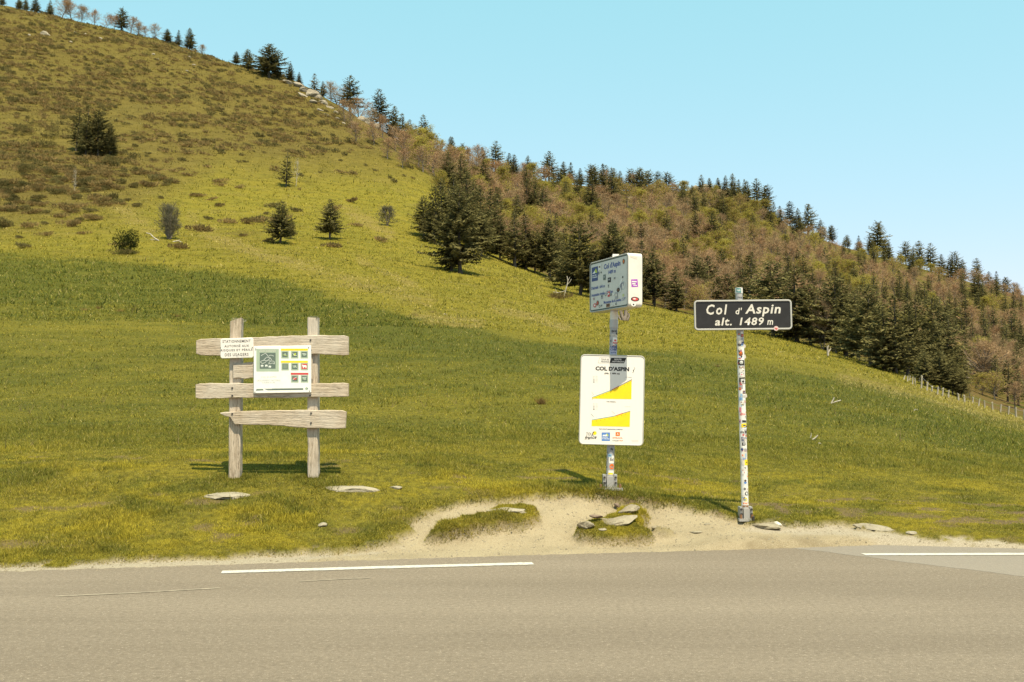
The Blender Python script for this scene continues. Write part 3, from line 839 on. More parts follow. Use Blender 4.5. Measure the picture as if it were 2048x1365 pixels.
def broad_meshes(name, H, seed, R=4.0, base=0.2, limbs=34, subs=7, twigs=7, leaves=0, leaf_size=0.2, twig_w=0.028, stems=1, trunk_r=None, bark=None, twigmat=None, rise=0.0, squash=1.0):
    """trunk and limbs, and a crown of fine bare twigs (with small opening leaves if asked for)"""
    r = np.random.default_rng(seed)
    Vt, Ft, tw, lf = [], [], [], []
    tr = trunk_r or H * 0.020
    nrm = lambda v: v / (np.linalg.norm(v) + 1e-9)

    def strip(p, q, w):
        n_ = nrm(np.cross(q - p, r.normal(size=3)))
        tw.extend([p - n_ * w, p + n_ * w, q + n_ * w * 0.4, q - n_ * w * 0.4])

    zc = H * (0.5 + 0.45 * base); hz = H * (0.5 - 0.40 * base) * squash
    bumps = [(nrm(r.normal(size=3)), r.normal(0, 0.16)) for _ in range(7)]

    def reach(p, d):
        q = (p - [0, 0, zc]) / [R, R, hz]; e = d / [R, R, hz]
        A = e @ e; B = 2 * q @ e; C = q @ q - 1
        D = max(B * B - 4 * A * C, 0.0)
        L = max((-B + math.sqrt(D)) / (2 * A), 0.08 * H)
        return L * (1 + sum(g * max(0.0, float(n_ @ d)) ** 2 for n_, g in bumps))

    axes = []
    for s in range(stems):
        a = 6.28 * s / stems + r.random(); tilt = 0.03 if stems == 1 else 0.12 + 0.3 * r.random()
        d = np.array([math.cos(a) * math.sin(tilt), math.sin(a) * math.sin(tilt), math.cos(tilt)])
        p = np.array([math.cos(a), math.sin(a), 0]) * (0 if stems == 1 else 0.025 * H)
        tube(Vt, Ft, p - [0, 0, 0.4], p, tr * 1.5, tr * 1.15, 6)
        pts = [p]; n_ = 7
        for k in range(n_):
            d = nrm(d + r.normal(0, 0.07, 3) + np.array([0, 0, 0.05]))
            q = pts[-1] + d * H * 0.86 / n_
            r0 = tr * (1 - k / n_) ** 0.8 * 1.1 + 0.012; r1 = tr * (1 - (k + 1) / n_) ** 0.8 * 1.1 + 0.010
            tube(Vt, Ft, pts[-1], q, r0, r1, 6)
            pts.append(q)
        axes.append(np.array(pts))
    for k in range(limbs):
        pts = axes[k % stems]
        t = base * 0.75 + (0.95 - base * 0.75) * ((k + r.random()) / limbs) ** 0.85
        f = t * 7 / 0.98; i = min(int(f), 6); p0 = pts[i] * (1 - (f - i)) + pts[i + 1] * (f - i)
        az = 2.399 * k + r.normal(0, 0.35)
        el = math.radians(12 + 62 * t ** 1.3 + 30 * rise + r.normal(0, 9))
        d = np.array([math.cos(az) * math.cos(el), math.sin(az) * math.cos(el), math.sin(el)])
        L = reach(p0, d) * (0.78 + 0.30 * r.random())
        rb = max(tr * 0.42 * (1 - 0.6 * t), 0.02); p = p0; nl = 4
        for j in range(nl):
            d = nrm(d + r.normal(0, 0.11, 3) + np.array([0, 0, 0.09]))
            q = p + d * L / nl
            tube(Vt, Ft, p, q, rb * (1 - j / nl) + 0.010, rb * (1 - (j + 1) / nl) + 0.008, 4)
            for m in range(max(1, round(subs / nl)) if j else 1):
                fs = r.random(); ps = p + (q - p) * fs; fl = (j + fs) / nl
                ds = nrm(d * 0.8 + r.normal(0, 0.55, 3) + np.array([0, 0, 0.18]))
                ls = (0.14 * H + 0.26 * L * (1.1 - fl)) * (0.7 + 0.5 * r.random())
                strip(ps, ps + ds * ls, twig_w * 1.4)
                for w in range(twigs):
                    g = 0.25 + 0.75 * r.random(); pw = ps + ds * ls * g
                    dw = nrm(ds * 0.7 + r.normal(0, 0.6, 3) + np.array([0, 0, 0.12]))
                    lw = 0.085 * H * (0.6 + 0.8 * r.random())
                    strip(pw, pw + dw * lw, twig_w * 0.75)
                    for _ in range(leaves):
                        c = pw + dw * lw * r.random() + r.normal(0, 0.04 * H * 0.5, 3)
                        a_ = nrm(r.normal(size=3)); b_ = nrm(np.cross(a_, r.normal(size=3)))
                        sz = leaf_size * (0.6 + 0.8 * r.random())
                        lf.extend([c - a_ * sz, c + b_ * sz * 0.7, c + a_ * sz])
            p = q
    tw = np.array(tw); top = tw[:, 2].max(); wide = np.percentile(np.hypot(tw[:, 0], tw[:, 1]), 97)
    kz = np.array([R / wide, R / wide, H / top])
    Vt = np.array(Vt) * kz; tw = tw * kz
    trunk = mesh_np(name + '_trunk', Vt, np.array(Ft), bark or M_BEECHBARK, True)
    nq = len(tw) // 4
    fq = np.arange(nq * 4).reshape(-1, 4)
    if lf:
        lf = np.array(lf) * kz
        ft = np.arange(len(lf)).reshape(-1, 3) + len(tw)
        me = mesh_np(name + '_crown', np.concatenate([tw, lf]), [fq, ft], [twigmat or M_TWIG, M_BUDS], False, np.r_[np.zeros(nq), np.ones(len(ft))])
    else:
        me = mesh_np(name + '_crown', tw, fq, twigmat or M_TWIG)
    return trunk, me


def leaf_blob(name, H, Wd, seed, n, size, mat, lobes=5, flat=1.0, spiky=0.0):
    """low bush of many small leaf-sized faces"""
    r = np.random.default_rng(seed)
    cs = [(np.array([r.normal(0, 0.28) * Wd, r.normal(0, 0.28) * Wd, H * (0.25 + 0.42 * r.random())]), (0.24 + 0.14 * r.random()) * Wd, (0.25 + 0.10 * r.random()) * H) for _ in range(lobes)]
    cs.append((np.array([0, 0, H * 0.42]), 0.42 * Wd, 0.42 * H))
    out = []
    for k in range(n):
        c, a, b = cs[r.integers(len(cs))]
        d = r.normal(size=3); d /= np.linalg.norm(d)
        rad = 0.55 + 0.5 * r.random() ** 0.6
        p = c + d * np.array([a, a, b]) * rad
        p[2] = max(p[2], 0.0)
        if spiky:
            t = d * 0.6 + np.array([0, 0, 0.8]) + r.normal(0, 0.35, 3); t /= np.linalg.norm(t)
            w = np.cross(t, r.normal(size=3)); w /= np.linalg.norm(w)
            out += [p - w * size * 0.22, p + w * size * 0.22, p + t * size * (0.7 + 0.6 * r.random())]
        else:
            a_ = r.normal(size=3); a_ /= np.linalg.norm(a_); b_ = np.cross(a_, r.normal(size=3)); b_ /= np.linalg.norm(b_)
            s = size * (0.6 + 0.8 * r.random())
            out += [p - a_ * s * 0.5, p + b_ * s * 0.35, p + a_ * s * 0.5]
    return mesh_np(name, np.array(out), np.arange(len(out)).reshape(-1, 3), mat)


FIRS = {
    'young': [fir_meshes('young_fir', 10, 3.5, 21, 0.20, 0.70, 32, 9, 0.14, 0, 0.10), fir_meshes('young_fir', 10, 3.6, 22, 0.19, 0.62, 30, 9, 0.18, 0, 0.16)],
    'cone': [fir_meshes('cone_fir', 10, 2.5, 23, 0.08, 0.80, 34, 8, 0.18), fir_meshes('cone_fir', 10, 2.7, 24, 0.10, 0.72, 34, 8, 0.22, 0, 0.10), fir_meshes('cone_fir', 10, 2.2, 25, 0.08, 0.9, 36, 8, 0.2)],
    'broad': [fir_meshes('broad_fir', 10, 3.3, 26, 0.18, 0.55, 32, 9, 0.24, 0.03, 0.22), fir_meshes('broad_fir', 10, 3.5, 27, 0.19, 0.60, 31, 9, 0.24, 0.04, 0.26)],
    'narrow': [fir_meshes('narrow_fir', 10, 1.75, 28, 0.10, 0.72, 32, 8, 0.25), fir_meshes('narrow_fir', 10, 1.6, 29, 0.18, 0.65, 30, 8, 0.28, 0.05), fir_meshes('narrow_fir', 10, 1.9, 30, 0.22, 0.60, 28, 8, 0.30, 0.06)],
    'tiered': [fir_meshes('tiered_fir', 10, 2.7, 31, 0.22, 0.65, 28, 8, 0.28, 0.07), fir_meshes('tiered_fir', 10, 2.4, 32, 0.16, 0.6, 28, 8, 0.30, 0.07)],
    'flat': [fir_meshes('flat_topped_fir', 10, 2.3, 33, 0.18, 0.36, 26, 9, 0.26, 0.03, 0.2), fir_meshes('flat_topped_fir', 10, 2.6, 34, 0.22, 0.32, 24, 9, 0.28, 0.03, 0.25)],
    'larch': [fir_meshes('larch', 10, 2.3, 35, 0.08, 0.85, 22, 6, 0.2, mat=M_LARCH)],
    'thin': [fir_meshes('thin_fir', 10, 2.6, 36, 0.14, 0.6, 24, 6, 0.32, 0.08)],
}
BEECH = {
    'bare': [broad_meshes('bare_beech', 10, 41, 4.0, 0.15), broad_meshes('bare_beech', 10, 42, 3.4, 0.12), broad_meshes('bare_beech', 10, 43, 4.4, 0.12, stems=2), broad_meshes('bare_beech', 10, 44, 3.0, 0.2, rise=0.4)],
    'bud': [broad_meshes('budding_beech', 10, 45, 4.0, 0.15, 30, 7, 6, 3), broad_meshes('budding_beech', 10, 46, 3.5, 0.12, 30, 7, 6, 4), broad_meshes('budding_beech', 10, 47, 4.3, 0.15, 30, 7, 6, 1)],
    'grand': [broad_meshes('grand_beech', 10, 48, 5.2, 0.16, 54, 8, 9, twig_w=0.018, trunk_r=0.34)],
    'birch': [broad_meshes('bare_birch', 10, 52, 3.2, 0.15, 34, 7, 7, rise=0.5, twig_w=0.028, trunk_r=0.12), broad_meshes('bare_birch', 10, 53, 4.2, 0.12, 36, 7, 7, rise=0.3, twig_w=0.028, trunk_r=0.14)],
    'bush': [broad_meshes('bare_bush', 10, 49, 3.2, 0.03, 48, 7, 7, stems=8, trunk_r=0.13, rise=0.8, twig_w=0.045, twigmat=M_GREYTWIG), broad_meshes('bare_bush', 10, 50, 5.0, 0.03, 40, 7, 7, stems=6, trunk_r=0.16, rise=0.5, twig_w=0.07, twigmat=M_GREYTWIG)],
    'dead': [broad_meshes('dead_tree', 10, 51, 2.6, 0.25, 16, 3, 2, bark=M_DEADWOOD, twigmat=M_DEADWOOD, trunk_r=0.16, twig_w=0.03)],
}
TR = np.random.default_rng(99)


def where(x, y):
    band = 'upper' if y < sky_row(x) + 0.33 * (edge_row(x) - sky_row(x)) else ('middle' if y < sky_row(x) + 0.68 * (edge_row(x) - sky_row(x)) else 'lower')
    spots = ((960, 'above the middle clump'), (1130, 'between clump and box sign'), (1240, 'left of the box sign'), (1330, 'right of the box sign'), (1440, 'above black sign left half'), (1530, 'above black sign right half'), (1640, 'right of the black sign'), (1760, 'above the grey bare tree'), (1880, 'above the bleached stakes'), (1970, 'above the round bare beech'), (9999, 'at the right picture border'))
    return band, next(n_ for lim, n_ in spots if x < lim)


edge_row = lambda x: np.interp(x, [850, 1000, 1150, 1350, 1600, 1850, 2048, 2150], [338, 500, 566, 622, 682, 752, 815, 850])
sky_row = lambda x: np.interp(x, [820, 850, 1000, 1150, 1350, 1450, 1600, 1850, 2048, 2150], [292, 301, 356, 378, 392, 388, 472, 549, 601, 630])


def place_tree(kindname, pair, x, y, h_px, label, cat, group, wide=1.0, sink=0.0, base=None):
    p = base
    y1 = y
    while p is None and y1 < y + 40:                 # a foot hidden behind the crest stands on the crest
        p = hit(x, y1, Z, 12)
        if p is None:
            y1 += 1.5
    if p is None:
        return None
    h_px += (y1 - y) * 0.8
    dist = p[1]
    h = h_px * dist / F_PX
    s = h / 10.0
    o = empty(kindname, (p[0], p[1], p[2] - sink * h), (TR.normal(0, 0.02), TR.normal(0, 0.02), TR.random() * 6.28))
    o.scale = (s * wide, s * wide, s)
    tag(o, label, cat, group)
    for nm, me in (('trunk', pair[0]), ('crown', pair[1])):
        c = bpy.data.objects.new(nm, me)
        link(c, o)
    return o


BROAD_LOOK = {'bare': ('rounded', 'slim', 'twin-stemmed', 'upright'), 'bud': ('rounded', 'leafy slim', 'sparsely leaved')}


def fir(x, y, h, kind='cone', label=None, group=None, wide=1.0, **k):
    v = FIRS[kind]
    return place_tree('larch_tree' if kind == 'larch' else 'fir_tree', v[int(TR.integers(len(v)))], x, y, h, label, 'tree', group, wide, 0.005, **k)


def beech(x, y, h, kind='bare', label=None, group=None, wide=1.0, **k):
    v = BEECH[kind]
    pick = int(TR.integers(len(v)))
    if label and '%LOOK%' in label:
        label = label.replace('%LOOK%', BROAD_LOOK[kind][pick])
    v = [v[pick]]
    return place_tree({'bare': 'bare_beech', 'bud': 'budding_beech', 'grand': 'bare_beech', 'birch': 'bare_birch', 'dead': 'dead_tree'}[kind], v[int(TR.integers(len(v)))], x, y, h, label, 'tree', group, wide, 0.0, **k)


# --- lone trees on the pasture
G_LONE = 'lone firs on the open slope'
fir(172, 312, 104, 'cone', 'tallest dark fir of the clump high on the left slope', 'fir clump on the left slope', 1.15)
fir(196, 314, 98, 'broad', 'broad dark fir in the middle of the left slope clump', 'fir clump on the left slope', 1.0)
fir(152, 302, 90, 'narrow', 'narrow fir at the left edge of the slope clump', 'fir clump on the left slope', 1.3)
fir(219, 309, 64, 'young', 'short wide fir at the right edge of the slope clump', 'fir clump on the left slope', 1.0)
fir(560, 487, 86, 'young', 'round lone fir with a bare foot, upslope of the wooden sign frame', G_LONE, 1.25)
fir(582, 478, 44, 'young', 'small fir leaning on the right side of the round lone fir', G_LONE, 0.9)
fir(660, 478, 81, 'young', 'lone dark fir with stepped boughs, right of the round one', G_LONE, 1.25)
fir(572, 373, 76, 'thin', 'thin ragged fir half way up the open slope', G_LONE, 0.95)
beech(592, 373, 62, 'dead', 'spindly leafless tree next to the thin ragged fir', None, 0.6)
beech(148, 392, 62, 'dead', 'pale dead sapling standing alone on the brown slope', None, 0.35)
fir(545, 489, 16, 'young', 'knee-high fir seedling at the foot of the round lone fir', None, 1.0)
# --- ridge of the open hill
G_RIDGE = 'firs on the bare ridge'
for (x, y, h, kd, lab, w) in (
        (4, 8, 20, 'cone', 'fir at the extreme left end of the ridge', 1.0),
        (38, 20, 20, 'flat', 'low wide fir near the left end of the ridge', 1.5), (52, 20, 26, 'cone', 'small ragged fir beside the low wide ridge fir', 0.9),
        (71, 22, 34, 'cone', 'pointed fir on the ridge left of the bare birches', 1.0), (100, 26, 26, 'cone', 'small fir just left of the ridge birches', 1.0),
        (243, 53, 38, 'flat', 'dark lopsided pine on the ridge among bare bushes', 1.0),
        (335, 84, 26, 'young', 'squat fir, left one of three on the ridge', 1.0), (356, 88, 28, 'cone', 'slim fir, middle one of three on the ridge', 1.0),
        (379, 98, 41, 'cone', 'taller fir, right one of three on the ridge', 1.0),
        (472, 131, 27, 'young', 'small fir at the left of the skyline group', 0.9), (496, 142, 43, 'young', 'rounded fir left of the biggest skyline fir', 0.85),
        (538, 155, 66, 'young', 'biggest broad fir standing on the ridge skyline', 1.2), (556, 157, 32, 'cone', 'small fir tucked against the biggest skyline fir', 0.9),
        (580, 163, 36, 'cone', 'fir above the upper rock outcrop, left of a pair', 1.0), (598, 169, 24, 'cone', 'shorter fir of the pair above the upper outcrop', 1.0),
        (629, 190, 42, 'larch', 'brown larch with a pointed crown beside the outcrop', 1.3), (646, 182, 22, 'cone', 'little dark fir behind the brown larch', 0.8),
        (700, 206, 58, 'tiered', 'ragged tiered fir on the ridge between the two outcrops', 1.2),
        (760, 244, 68, 'tiered', 'tall ragged fir just beyond the lower outcrop', 1.0), (786, 254, 46, 'cone', 'medium fir right of the tall ragged fir', 0.95),
        (803, 292, 64, 'narrow', 'slim dark fir down the brushy spur', 1.0), (832, 292, 40, 'cone', 'fir at the right side of the brushy spur', 1.1),
        (818, 262, 28, 'narrow', 'thin fir top above the brushy spur', 1.0), (860, 285, 18, 'cone', 'tiny fir on the spur skyline', 1.0)):
    fir(x, y, h * 1.05, kd, lab, G_RIDGE, w * 1.3)
G_BR = 'leafless trees on the bare ridge'
for (x, y, h, lab, w) in ((124, 29, 38, 'bare birch with upright twigs on the left ridge', 0.9), (142, 30, 34, 'bare birch beside the upright ridge birch', 0.9), (164, 36, 34, 'wide bare tree with domed crown on the ridge', 1.0), (188, 38, 26, 'faint bare tree right of the domed ridge tree', 0.7),
                          (213, 48, 26, 'thin bare tree left of the lopsided pine', 0.8), (228, 52, 28, 'bare tree touching the lopsided pine', 0.8), (262, 62, 34, 'reddish bare bush right of the lopsided pine', 1.0), (277, 68, 26, 'small reddish bush on the falling ridge', 1.0),
                          (290, 73, 24, 'grey bare bush on the falling ridge', 0.9), (311, 78, 34, 'rounded reddish bare tree left of the three firs', 0.9), (403, 110, 24, 'pinkish bare bush right of the three firs', 1.0),
                          (662, 202, 44, 'bare tree right of the brown larch', 0.9), (676, 208, 40, 'bare pinkish tree left of the tiered fir', 0.9), (718, 226, 36, 'bare tree behind the lower outcrop', 1.0),
                          (690, 244, 50, 'bare rounded bush below the tiered fir', 0.85), (704, 258, 46, 'bare bush on the scree below the ridge', 0.85), (712, 288, 50, 'feathery bare bush on the edge of the pasture', 0.9)):
    beech(x, y, h, 'birch' if y < 60 else 'bare', lab, G_BR, w * 1.45)

# --- middle clump and the row of firs along the edge of the pasture
G_CL = 'firs of the middle clump'
for (x, y, h, kd, lab, w) in (
        (903, 543, 138, 'cone', 'front fir of the middle clump, twin foot on the left', 0.95), (921, 548, 176, 'broad', 'largest front fir of the middle clump', 1.0),
        (868, 486, 118, 'cone', 'left rear fir of the middle clump with low skirts', 1.05), (848, 474, 84, 'young', 'low fir at the left edge of the middle clump', 0.9),
        (884, 478, 122, 'cone', 'pointed fir at the back left of the middle clump', 1.0), (905, 470, 124, 'cone', 'rear fir poking above the middle clump', 0.95),
        (930, 480, 138, 'cone', 'wide rear fir inside the middle clump', 0.9), (956, 500, 132, 'cone', 'right shoulder fir of the middle clump', 1.0),
        (985, 505, 130, 'cone', 'right-hand fir of the middle clump with a clean point', 1.0), (963, 512, 95, 'young', 'bushy fir below the right shoulder of the clump', 1.0)):
    fir(x, y, h, kd, lab, G_CL, w * 1.1)
G_ROW = 'firs in the row along the edge of the pasture'
row = [(1000, 520, 84, 'young', 0.85), (1029, 534, 108, 'narrow', 1.25), (1052, 540, 112, 'cone', 1.0), (1070, 546, 88, 'young', 0.8), (1099, 557, 116, 'broad', 0.85), (1122, 562, 96, 'cone', 1.0), (1160, 592, 144, 'broad', 0.95),
       (1190, 588, 96, 'cone', 1.1), (1222, 604, 152, 'broad', 0.9), (1252, 596, 112, 'cone', 1.1), (1284, 604, 120, 'cone', 1.0), (1309, 612, 112, 'young', 0.9), (1330, 600, 70, 'cone', 1.0),
       (1398, 618, 104, 'young', 0.85), (1376, 610, 76, 'cone', 0.9), (1436, 634, 78, 'broad', 1.0), (1462, 640, 90, 'broad', 1.0), (1500, 661, 146, 'cone', 1.2), (1478, 652, 90, 'young', 0.9), (1525, 662, 96, 'broad', 0.9), (1546, 674, 148, 'broad', 1.0), (1572, 676, 118, 'cone', 1.1),
       (1594, 684, 150, 'cone', 1.1), (1622, 692, 120, 'broad', 0.9), (1668, 706, 150, 'broad', 1.0), (1692, 712, 156, 'cone', 1.1), (1716, 722, 130, 'broad', 0.9), (1742, 732, 158, 'broad', 0.95), (1768, 740, 130, 'cone', 1.1),
       (1790, 746, 150, 'cone', 1.1), (1815, 752, 140, 'broad', 0.9), (1842, 760, 160, 'cone', 1.1), (1868, 768, 168, 'broad', 0.85), (1893, 772, 150, 'cone', 1.0), (1850, 772, 70, 'young', 0.9), (1905, 790, 70, 'young', 0.9), (1922, 796, 56, 'young', 0.9), (1880, 782, 78, 'young', 0.9)]
words_pos = ['fir of the pasture-edge row']
row_lab = ['small fir with a clear bare foot beside the middle clump', 'slender fir right of the small bare-footed one', 'second slender fir, crown touching the next', 'bushy low fir between two slender ones', 'broad fir left of the leaning white branch', 'pointed fir between broad neighbours uphill of the white branch',
           'big fir whose trunk shows beside the fallen white branch', 'fir filling the gap left of the tilted box sign', 'big fir directly behind the tilted box sign', 'fir peeping over the top of the tilted box sign', 'fir right behind the white side of the box sign', 'wide fir right of the box sign with low boughs', 'little fir behind the wide one right of the box sign',
           'bell-shaped fir standing between the box sign and the black sign', 'small fir hidden left of the bell-shaped one', 'rounded fir left of the black sign pole', 'bushy fir behind the top of the black sign pole', 'tall fir behind the black sign, centre', 'low fir below the tall one behind the black sign', 'bushy fir behind the black sign, right of its pole', 'tall dense fir behind the right half of the black sign', 'pointed fir near the right end of the black sign',
           'first tall fir right of the black sign', 'broad fir left of the leafless grey tree', 'broad fir right of the leafless grey tree', 'tall pointed fir two right of the leafless tree', 'dark broad fir over the bleached stump', 'tall broad fir in the dark middle of the row', 'pointed fir with a dark shaded foot', 'tall fir left of the tangle of white posts', 'broad fir above the tangle of white posts', 'tallest fir behind the fence posts', 'broad fir left of the round bare beech', 'fir standing right at the round bare beech', 'young fir just inside the fence', 'young fir close behind the fence posts, under the beech', 'low fir with spreading boughs at the fence below the beech', 'small fir filling the gap behind the fence']
for (x, y, h, kd, w), lb in zip(row, row_lab):
    fir(x, y, h * 1.04, kd, lb, G_ROW, w * 1.25)
beech(1645, 700, 110, 'bare', 'grey leafless tree standing among the dark firs', None, 0.55)
beech(1958, 779, 112, 'grand', 'large round bare beech above the right end of the fence', None, 1.4)

# --- the mixed forest on the far slope
occ = []


def free(x, y, d):
    for (a, b) in occ:
        if (a - x) ** 2 + ((b - y) * 1.5) ** 2 < d * d:
            return False
    return True


SKY = [(900, 312, 40, 'cone'), (925, 318, 32, 'flat'), (966, 328, 36, 'cone'), (991, 338, 56, 'tiered'), (1018, 344, 40, 'cone'), (1030, 342, 30, 'narrow'), (1055, 350, 40, 'cone'), (1098, 352, 52, 'tiered'), (1126, 352, 32, 'cone'), (1142, 366, 42, 'cone'), (1160, 366, 32, 'cone'),
       (1186, 378, 48, 'flat'), (1212, 374, 44, 'tiered'), (1228, 376, 40, 'tiered'), (1240, 376, 36, 'cone'), (1262, 388, 50, 'flat'), (1280, 392, 54, 'flat'), (1296, 392, 50, 'flat'), (1318, 392, 50, 'tiered'), (1334, 392, 46, 'flat'), (1352, 390, 22, 'flat'),
       (1385, 416, 46, 'cone'), (1407, 408, 32, 'narrow'), (1432, 420, 40, 'cone'), (1446, 432, 50, 'cone'), (1436, 380, 26, 'cone'), (1478, 392, 34, 'cone'), (1490, 394, 36, 'cone'), (1514, 400, 44, 'tiered'), (1532, 404, 36, 'flat'), (1495, 424, 62, 'cone'), (1530, 436, 48, 'cone'), (1548, 450, 46, 'narrow'), (1560, 456, 44, 'cone'),
       (1580, 448, 46, 'tiered'), (1597, 462, 46, 'cone'), (1616, 466, 58, 'tiered'), (1642, 472, 34, 'cone'), (1664, 482, 32, 'flat'), (1695, 492, 24, 'flat'), (1718, 500, 30, 'cone'), (1755, 508, 62, 'flat'), (1742, 506, 40, 'cone'), (1770, 506, 34, 'cone'), (1812, 522, 40, 'flat'), (1840, 526, 46, 'tiered'), (1862, 530, 46, 'tiered'), (1884, 538, 32, 'cone'), (1912, 546, 44, 'flat'),
       (1925, 550, 34, 'cone'), (1955, 562, 46, 'tiered'), (1978, 574, 32, 'cone'), (1995, 578, 36, 'cone'), (2014, 588, 34, 'flat'), (2034, 596, 30, 'cone'), (2060, 602, 34, 'tiered'), (2090, 614, 36, 'cone')]
INNER = [(890, 352, 44, 'cone'), (1192, 440, 50, 'narrow'), (1240, 398, 34, 'narrow'), (1130, 420, 60, 'cone'), (1160, 400, 40, 'cone'), (1455, 520, 56, 'narrow'), (1472, 470, 30, 'narrow'), (1376, 505, 44, 'narrow'), (1322, 462, 22, 'narrow'), (1385, 420, 40, 'cone'), (1540, 470, 60, 'narrow'), (1586, 490, 46, 'cone'), (1600, 480, 44, 'narrow'), (1640, 520, 40, 'cone'),
         (1660, 505, 30, 'narrow'), (1690, 540, 46, 'narrow'), (1700, 530, 36, 'cone'), (1720, 555, 60, 'narrow'), (1748, 545, 64, 'narrow'), (1770, 540, 40, 'narrow'), (1688, 510, 36, 'narrow'), (1780, 530, 50, 'cone'), (1828, 540, 48, 'cone'), (1858, 600, 50, 'narrow'), (1925, 600, 60, 'cone'), (1900, 640, 62, 'narrow'), (1930, 660, 74, 'narrow'), (1955, 640, 56, 'narrow'), (1985, 620, 50, 'cone'),
         (2010, 650, 64, 'narrow'), (1990, 690, 80, 'narrow'), (2030, 690, 80, 'narrow'), (2045, 640, 50, 'narrow'), (1900, 700, 90, 'narrow'), (1925, 710, 92, 'narrow'), (2010, 720, 84, 'narrow'), (2045, 740, 90, 'narrow'), (1870, 670, 80, 'narrow'), (1240, 540, 0, 'cone'), (1350, 560, 40, 'narrow'), (1480, 560, 60, 'narrow'), (1600, 600, 64, 'narrow'), (1650, 620, 60, 'narrow'), (1700, 620, 70, 'narrow'), (1800, 640, 70, 'narrow'), (1840, 650, 70, 'narrow'), (1770, 620, 60, 'narrow'), (1560, 590, 56, 'narrow')]
n_fir = 0
for k, (x, y, h, kd) in enumerate(SKY):
    fir(x, y + 4, h * 1.1, kd, '%s fir on the wooded skyline, %s' % ({'cone': 'pointed', 'flat': 'flat-topped', 'tiered': 'open tiered', 'narrow': 'narrow'}[kd], where(x, y)[1]), 'firs on the skyline of the wooded hill', 1.35)
    n_fir += 1
for (x, y, h, kd) in INNER:
    if h:
        fir(x, y, h, kd, '%s fir among bare trees, %s slope, %s' % ('tall' if h >= 50 else 'small', *where(x, y)), 'firs scattered in the wooded hill', 1.05)
        occ.append((x, y)); n_fir += 1
# broadleaved trees fill the slope in between
FX = np.random.default_rng(5)
n_bare = n_bud = 0
tries = 0
while tries < 9000 and n_bare + n_bud < 520:
    tries += 1
    x = FX.uniform(800, 2140)
    lo, hi = sky_row(x) + 1, edge_row(x) + 2
    y = hi - (hi - lo) * FX.random() ** 1.0
    p = hit(x, y, Z, 12)
    if p is None or p[1] < np.interp(x, [800, 860, 1000, 1150, 1350, 1600, 1850, 2048], [262, 275, 222, 192, 182, 146, 112, 88]):
        continue
    if not free(x, y, 15 + 0.5 * FX.random() * 12):
        continue
    h_m = FX.uniform(8.5, 12.5)
    h_px = min(h_m * F_PX / p[1], 72)
    green = smooth(0.44, 0.60, fbm(np.array(x * 0.012), np.array(y * 0.02), 3)) * 0.50 + 0.08
    occ.append((x, y))
    dark_side = x > 1560 and y > edge_row(x) - 130
    if not dark_side and FX.random() < 0.15:
        fir(x, y, h_px * FX.uniform(0.95, 1.4), 'cone' if FX.random() < 0.6 else 'narrow', '%s fir among bare trees, %s slope, %s' % ('lone', *where(x, y)), 'firs scattered in the wooded hill', 1.25, base=p)
        n_fir += 1
        continue
    if dark_side and FX.random() < 0.5:
        fir(x, y, h_px * 1.15, 'narrow', 'fir of the dense dark wood, %s slope, %s' % where(x, y), 'firs of the dense dark wood', 1.2, base=p)
        n_fir += 1
    elif FX.random() < green and n_bud < 260:
        beech(x, y, h_px * 0.95, 'bud', '%LOOK% budding beech, ' + '%s wooded slope, %s' % where(x, y), 'budding beeches of the wooded hill', FX.uniform(0.95, 1.3), base=p)
        n_bud += 1
    elif n_bare < 280:
        beech(x, y, h_px, 'bare', '%LOOK% bare beech, ' + '%s wooded slope, %s' % where(x, y), 'bare beeches of the wooded hill', FX.uniform(0.95, 1.3), base=p)
        n_bare += 1
print('forest', n_fir, n_bare, n_bud)
# budding trees and shrubs at the lower right corner of the wood
for (x, y, h, kd, lab) in ((1990, 800, 62, 'bud', 'olive shrub with opening leaves behind the fence'), (2030, 818, 60, 'bare', 'brown bare shrub at the right end behind the fence'), (1965, 790, 48, 'bud', 'low olive shrub under the round bare beech'), (2012, 786, 60, 'bud', 'taller olive shrub right of the round bare beech'), (2050, 800, 70, 'bare', 'bare shrub cut by the right picture edge'), (1940, 800, 34, 'bud', 'small olive shrub at the fence')):
    beech(x, y, h, kd, lab, 'shrubs behind the fence', 1.2)
for (x, y, h, lab) in ((742, 252, 40, 'bare bush just under the lower outcrop'), (765, 276, 52, 'rust-brown bare bush on the brushy spur'), (748, 290, 50, 'bare bush at the left of the brushy spur'), (790, 302, 54, 'bare bush in the middle of the brushy spur'), (775, 318, 46, 'low bare bush near the foot of the spur'), (815, 318, 56, 'bare bush right of the slim spur fir'), (838, 322, 60, 'broad bare tree at the right of the spur'), (846, 344, 58, 'bare tree where the spur meets the pasture edge'), (805, 336, 42, 'bare shrub at the foot of the brushy spur'), (868, 352, 54, 'bare tree above the middle clump'), (878, 392, 56, 'yellowish bare tree just above the clump'), (858, 300, 40, 'bare tree on the spur skyline')):
    beech(x, y, h, 'bud' if 'yellow' in lab else 'bare', lab, 'bare trees of the brushy spur', 1.1)


# --- bushes on the pasture
def thing_mesh(name, me, x, y, label, cat, group=None, rot=0.0, scale=(1, 1, 1), sink=0.02, G=None):
    p = hit(x, y, Z, 9.0)
    o = bpy.data.objects.new(name, me)
    o.location = (p[0], p[1], p[2] - sink); o.rotation_euler = (0, 0, rot); o.scale = scale
    return tag(link(o), label, cat, group)


def bush_px(x, y, h, kind, lab, w=1.0):
    return place_tree('bare_bush', BEECH['bush'][kind], x, y, h, lab, 'bush', None, w)


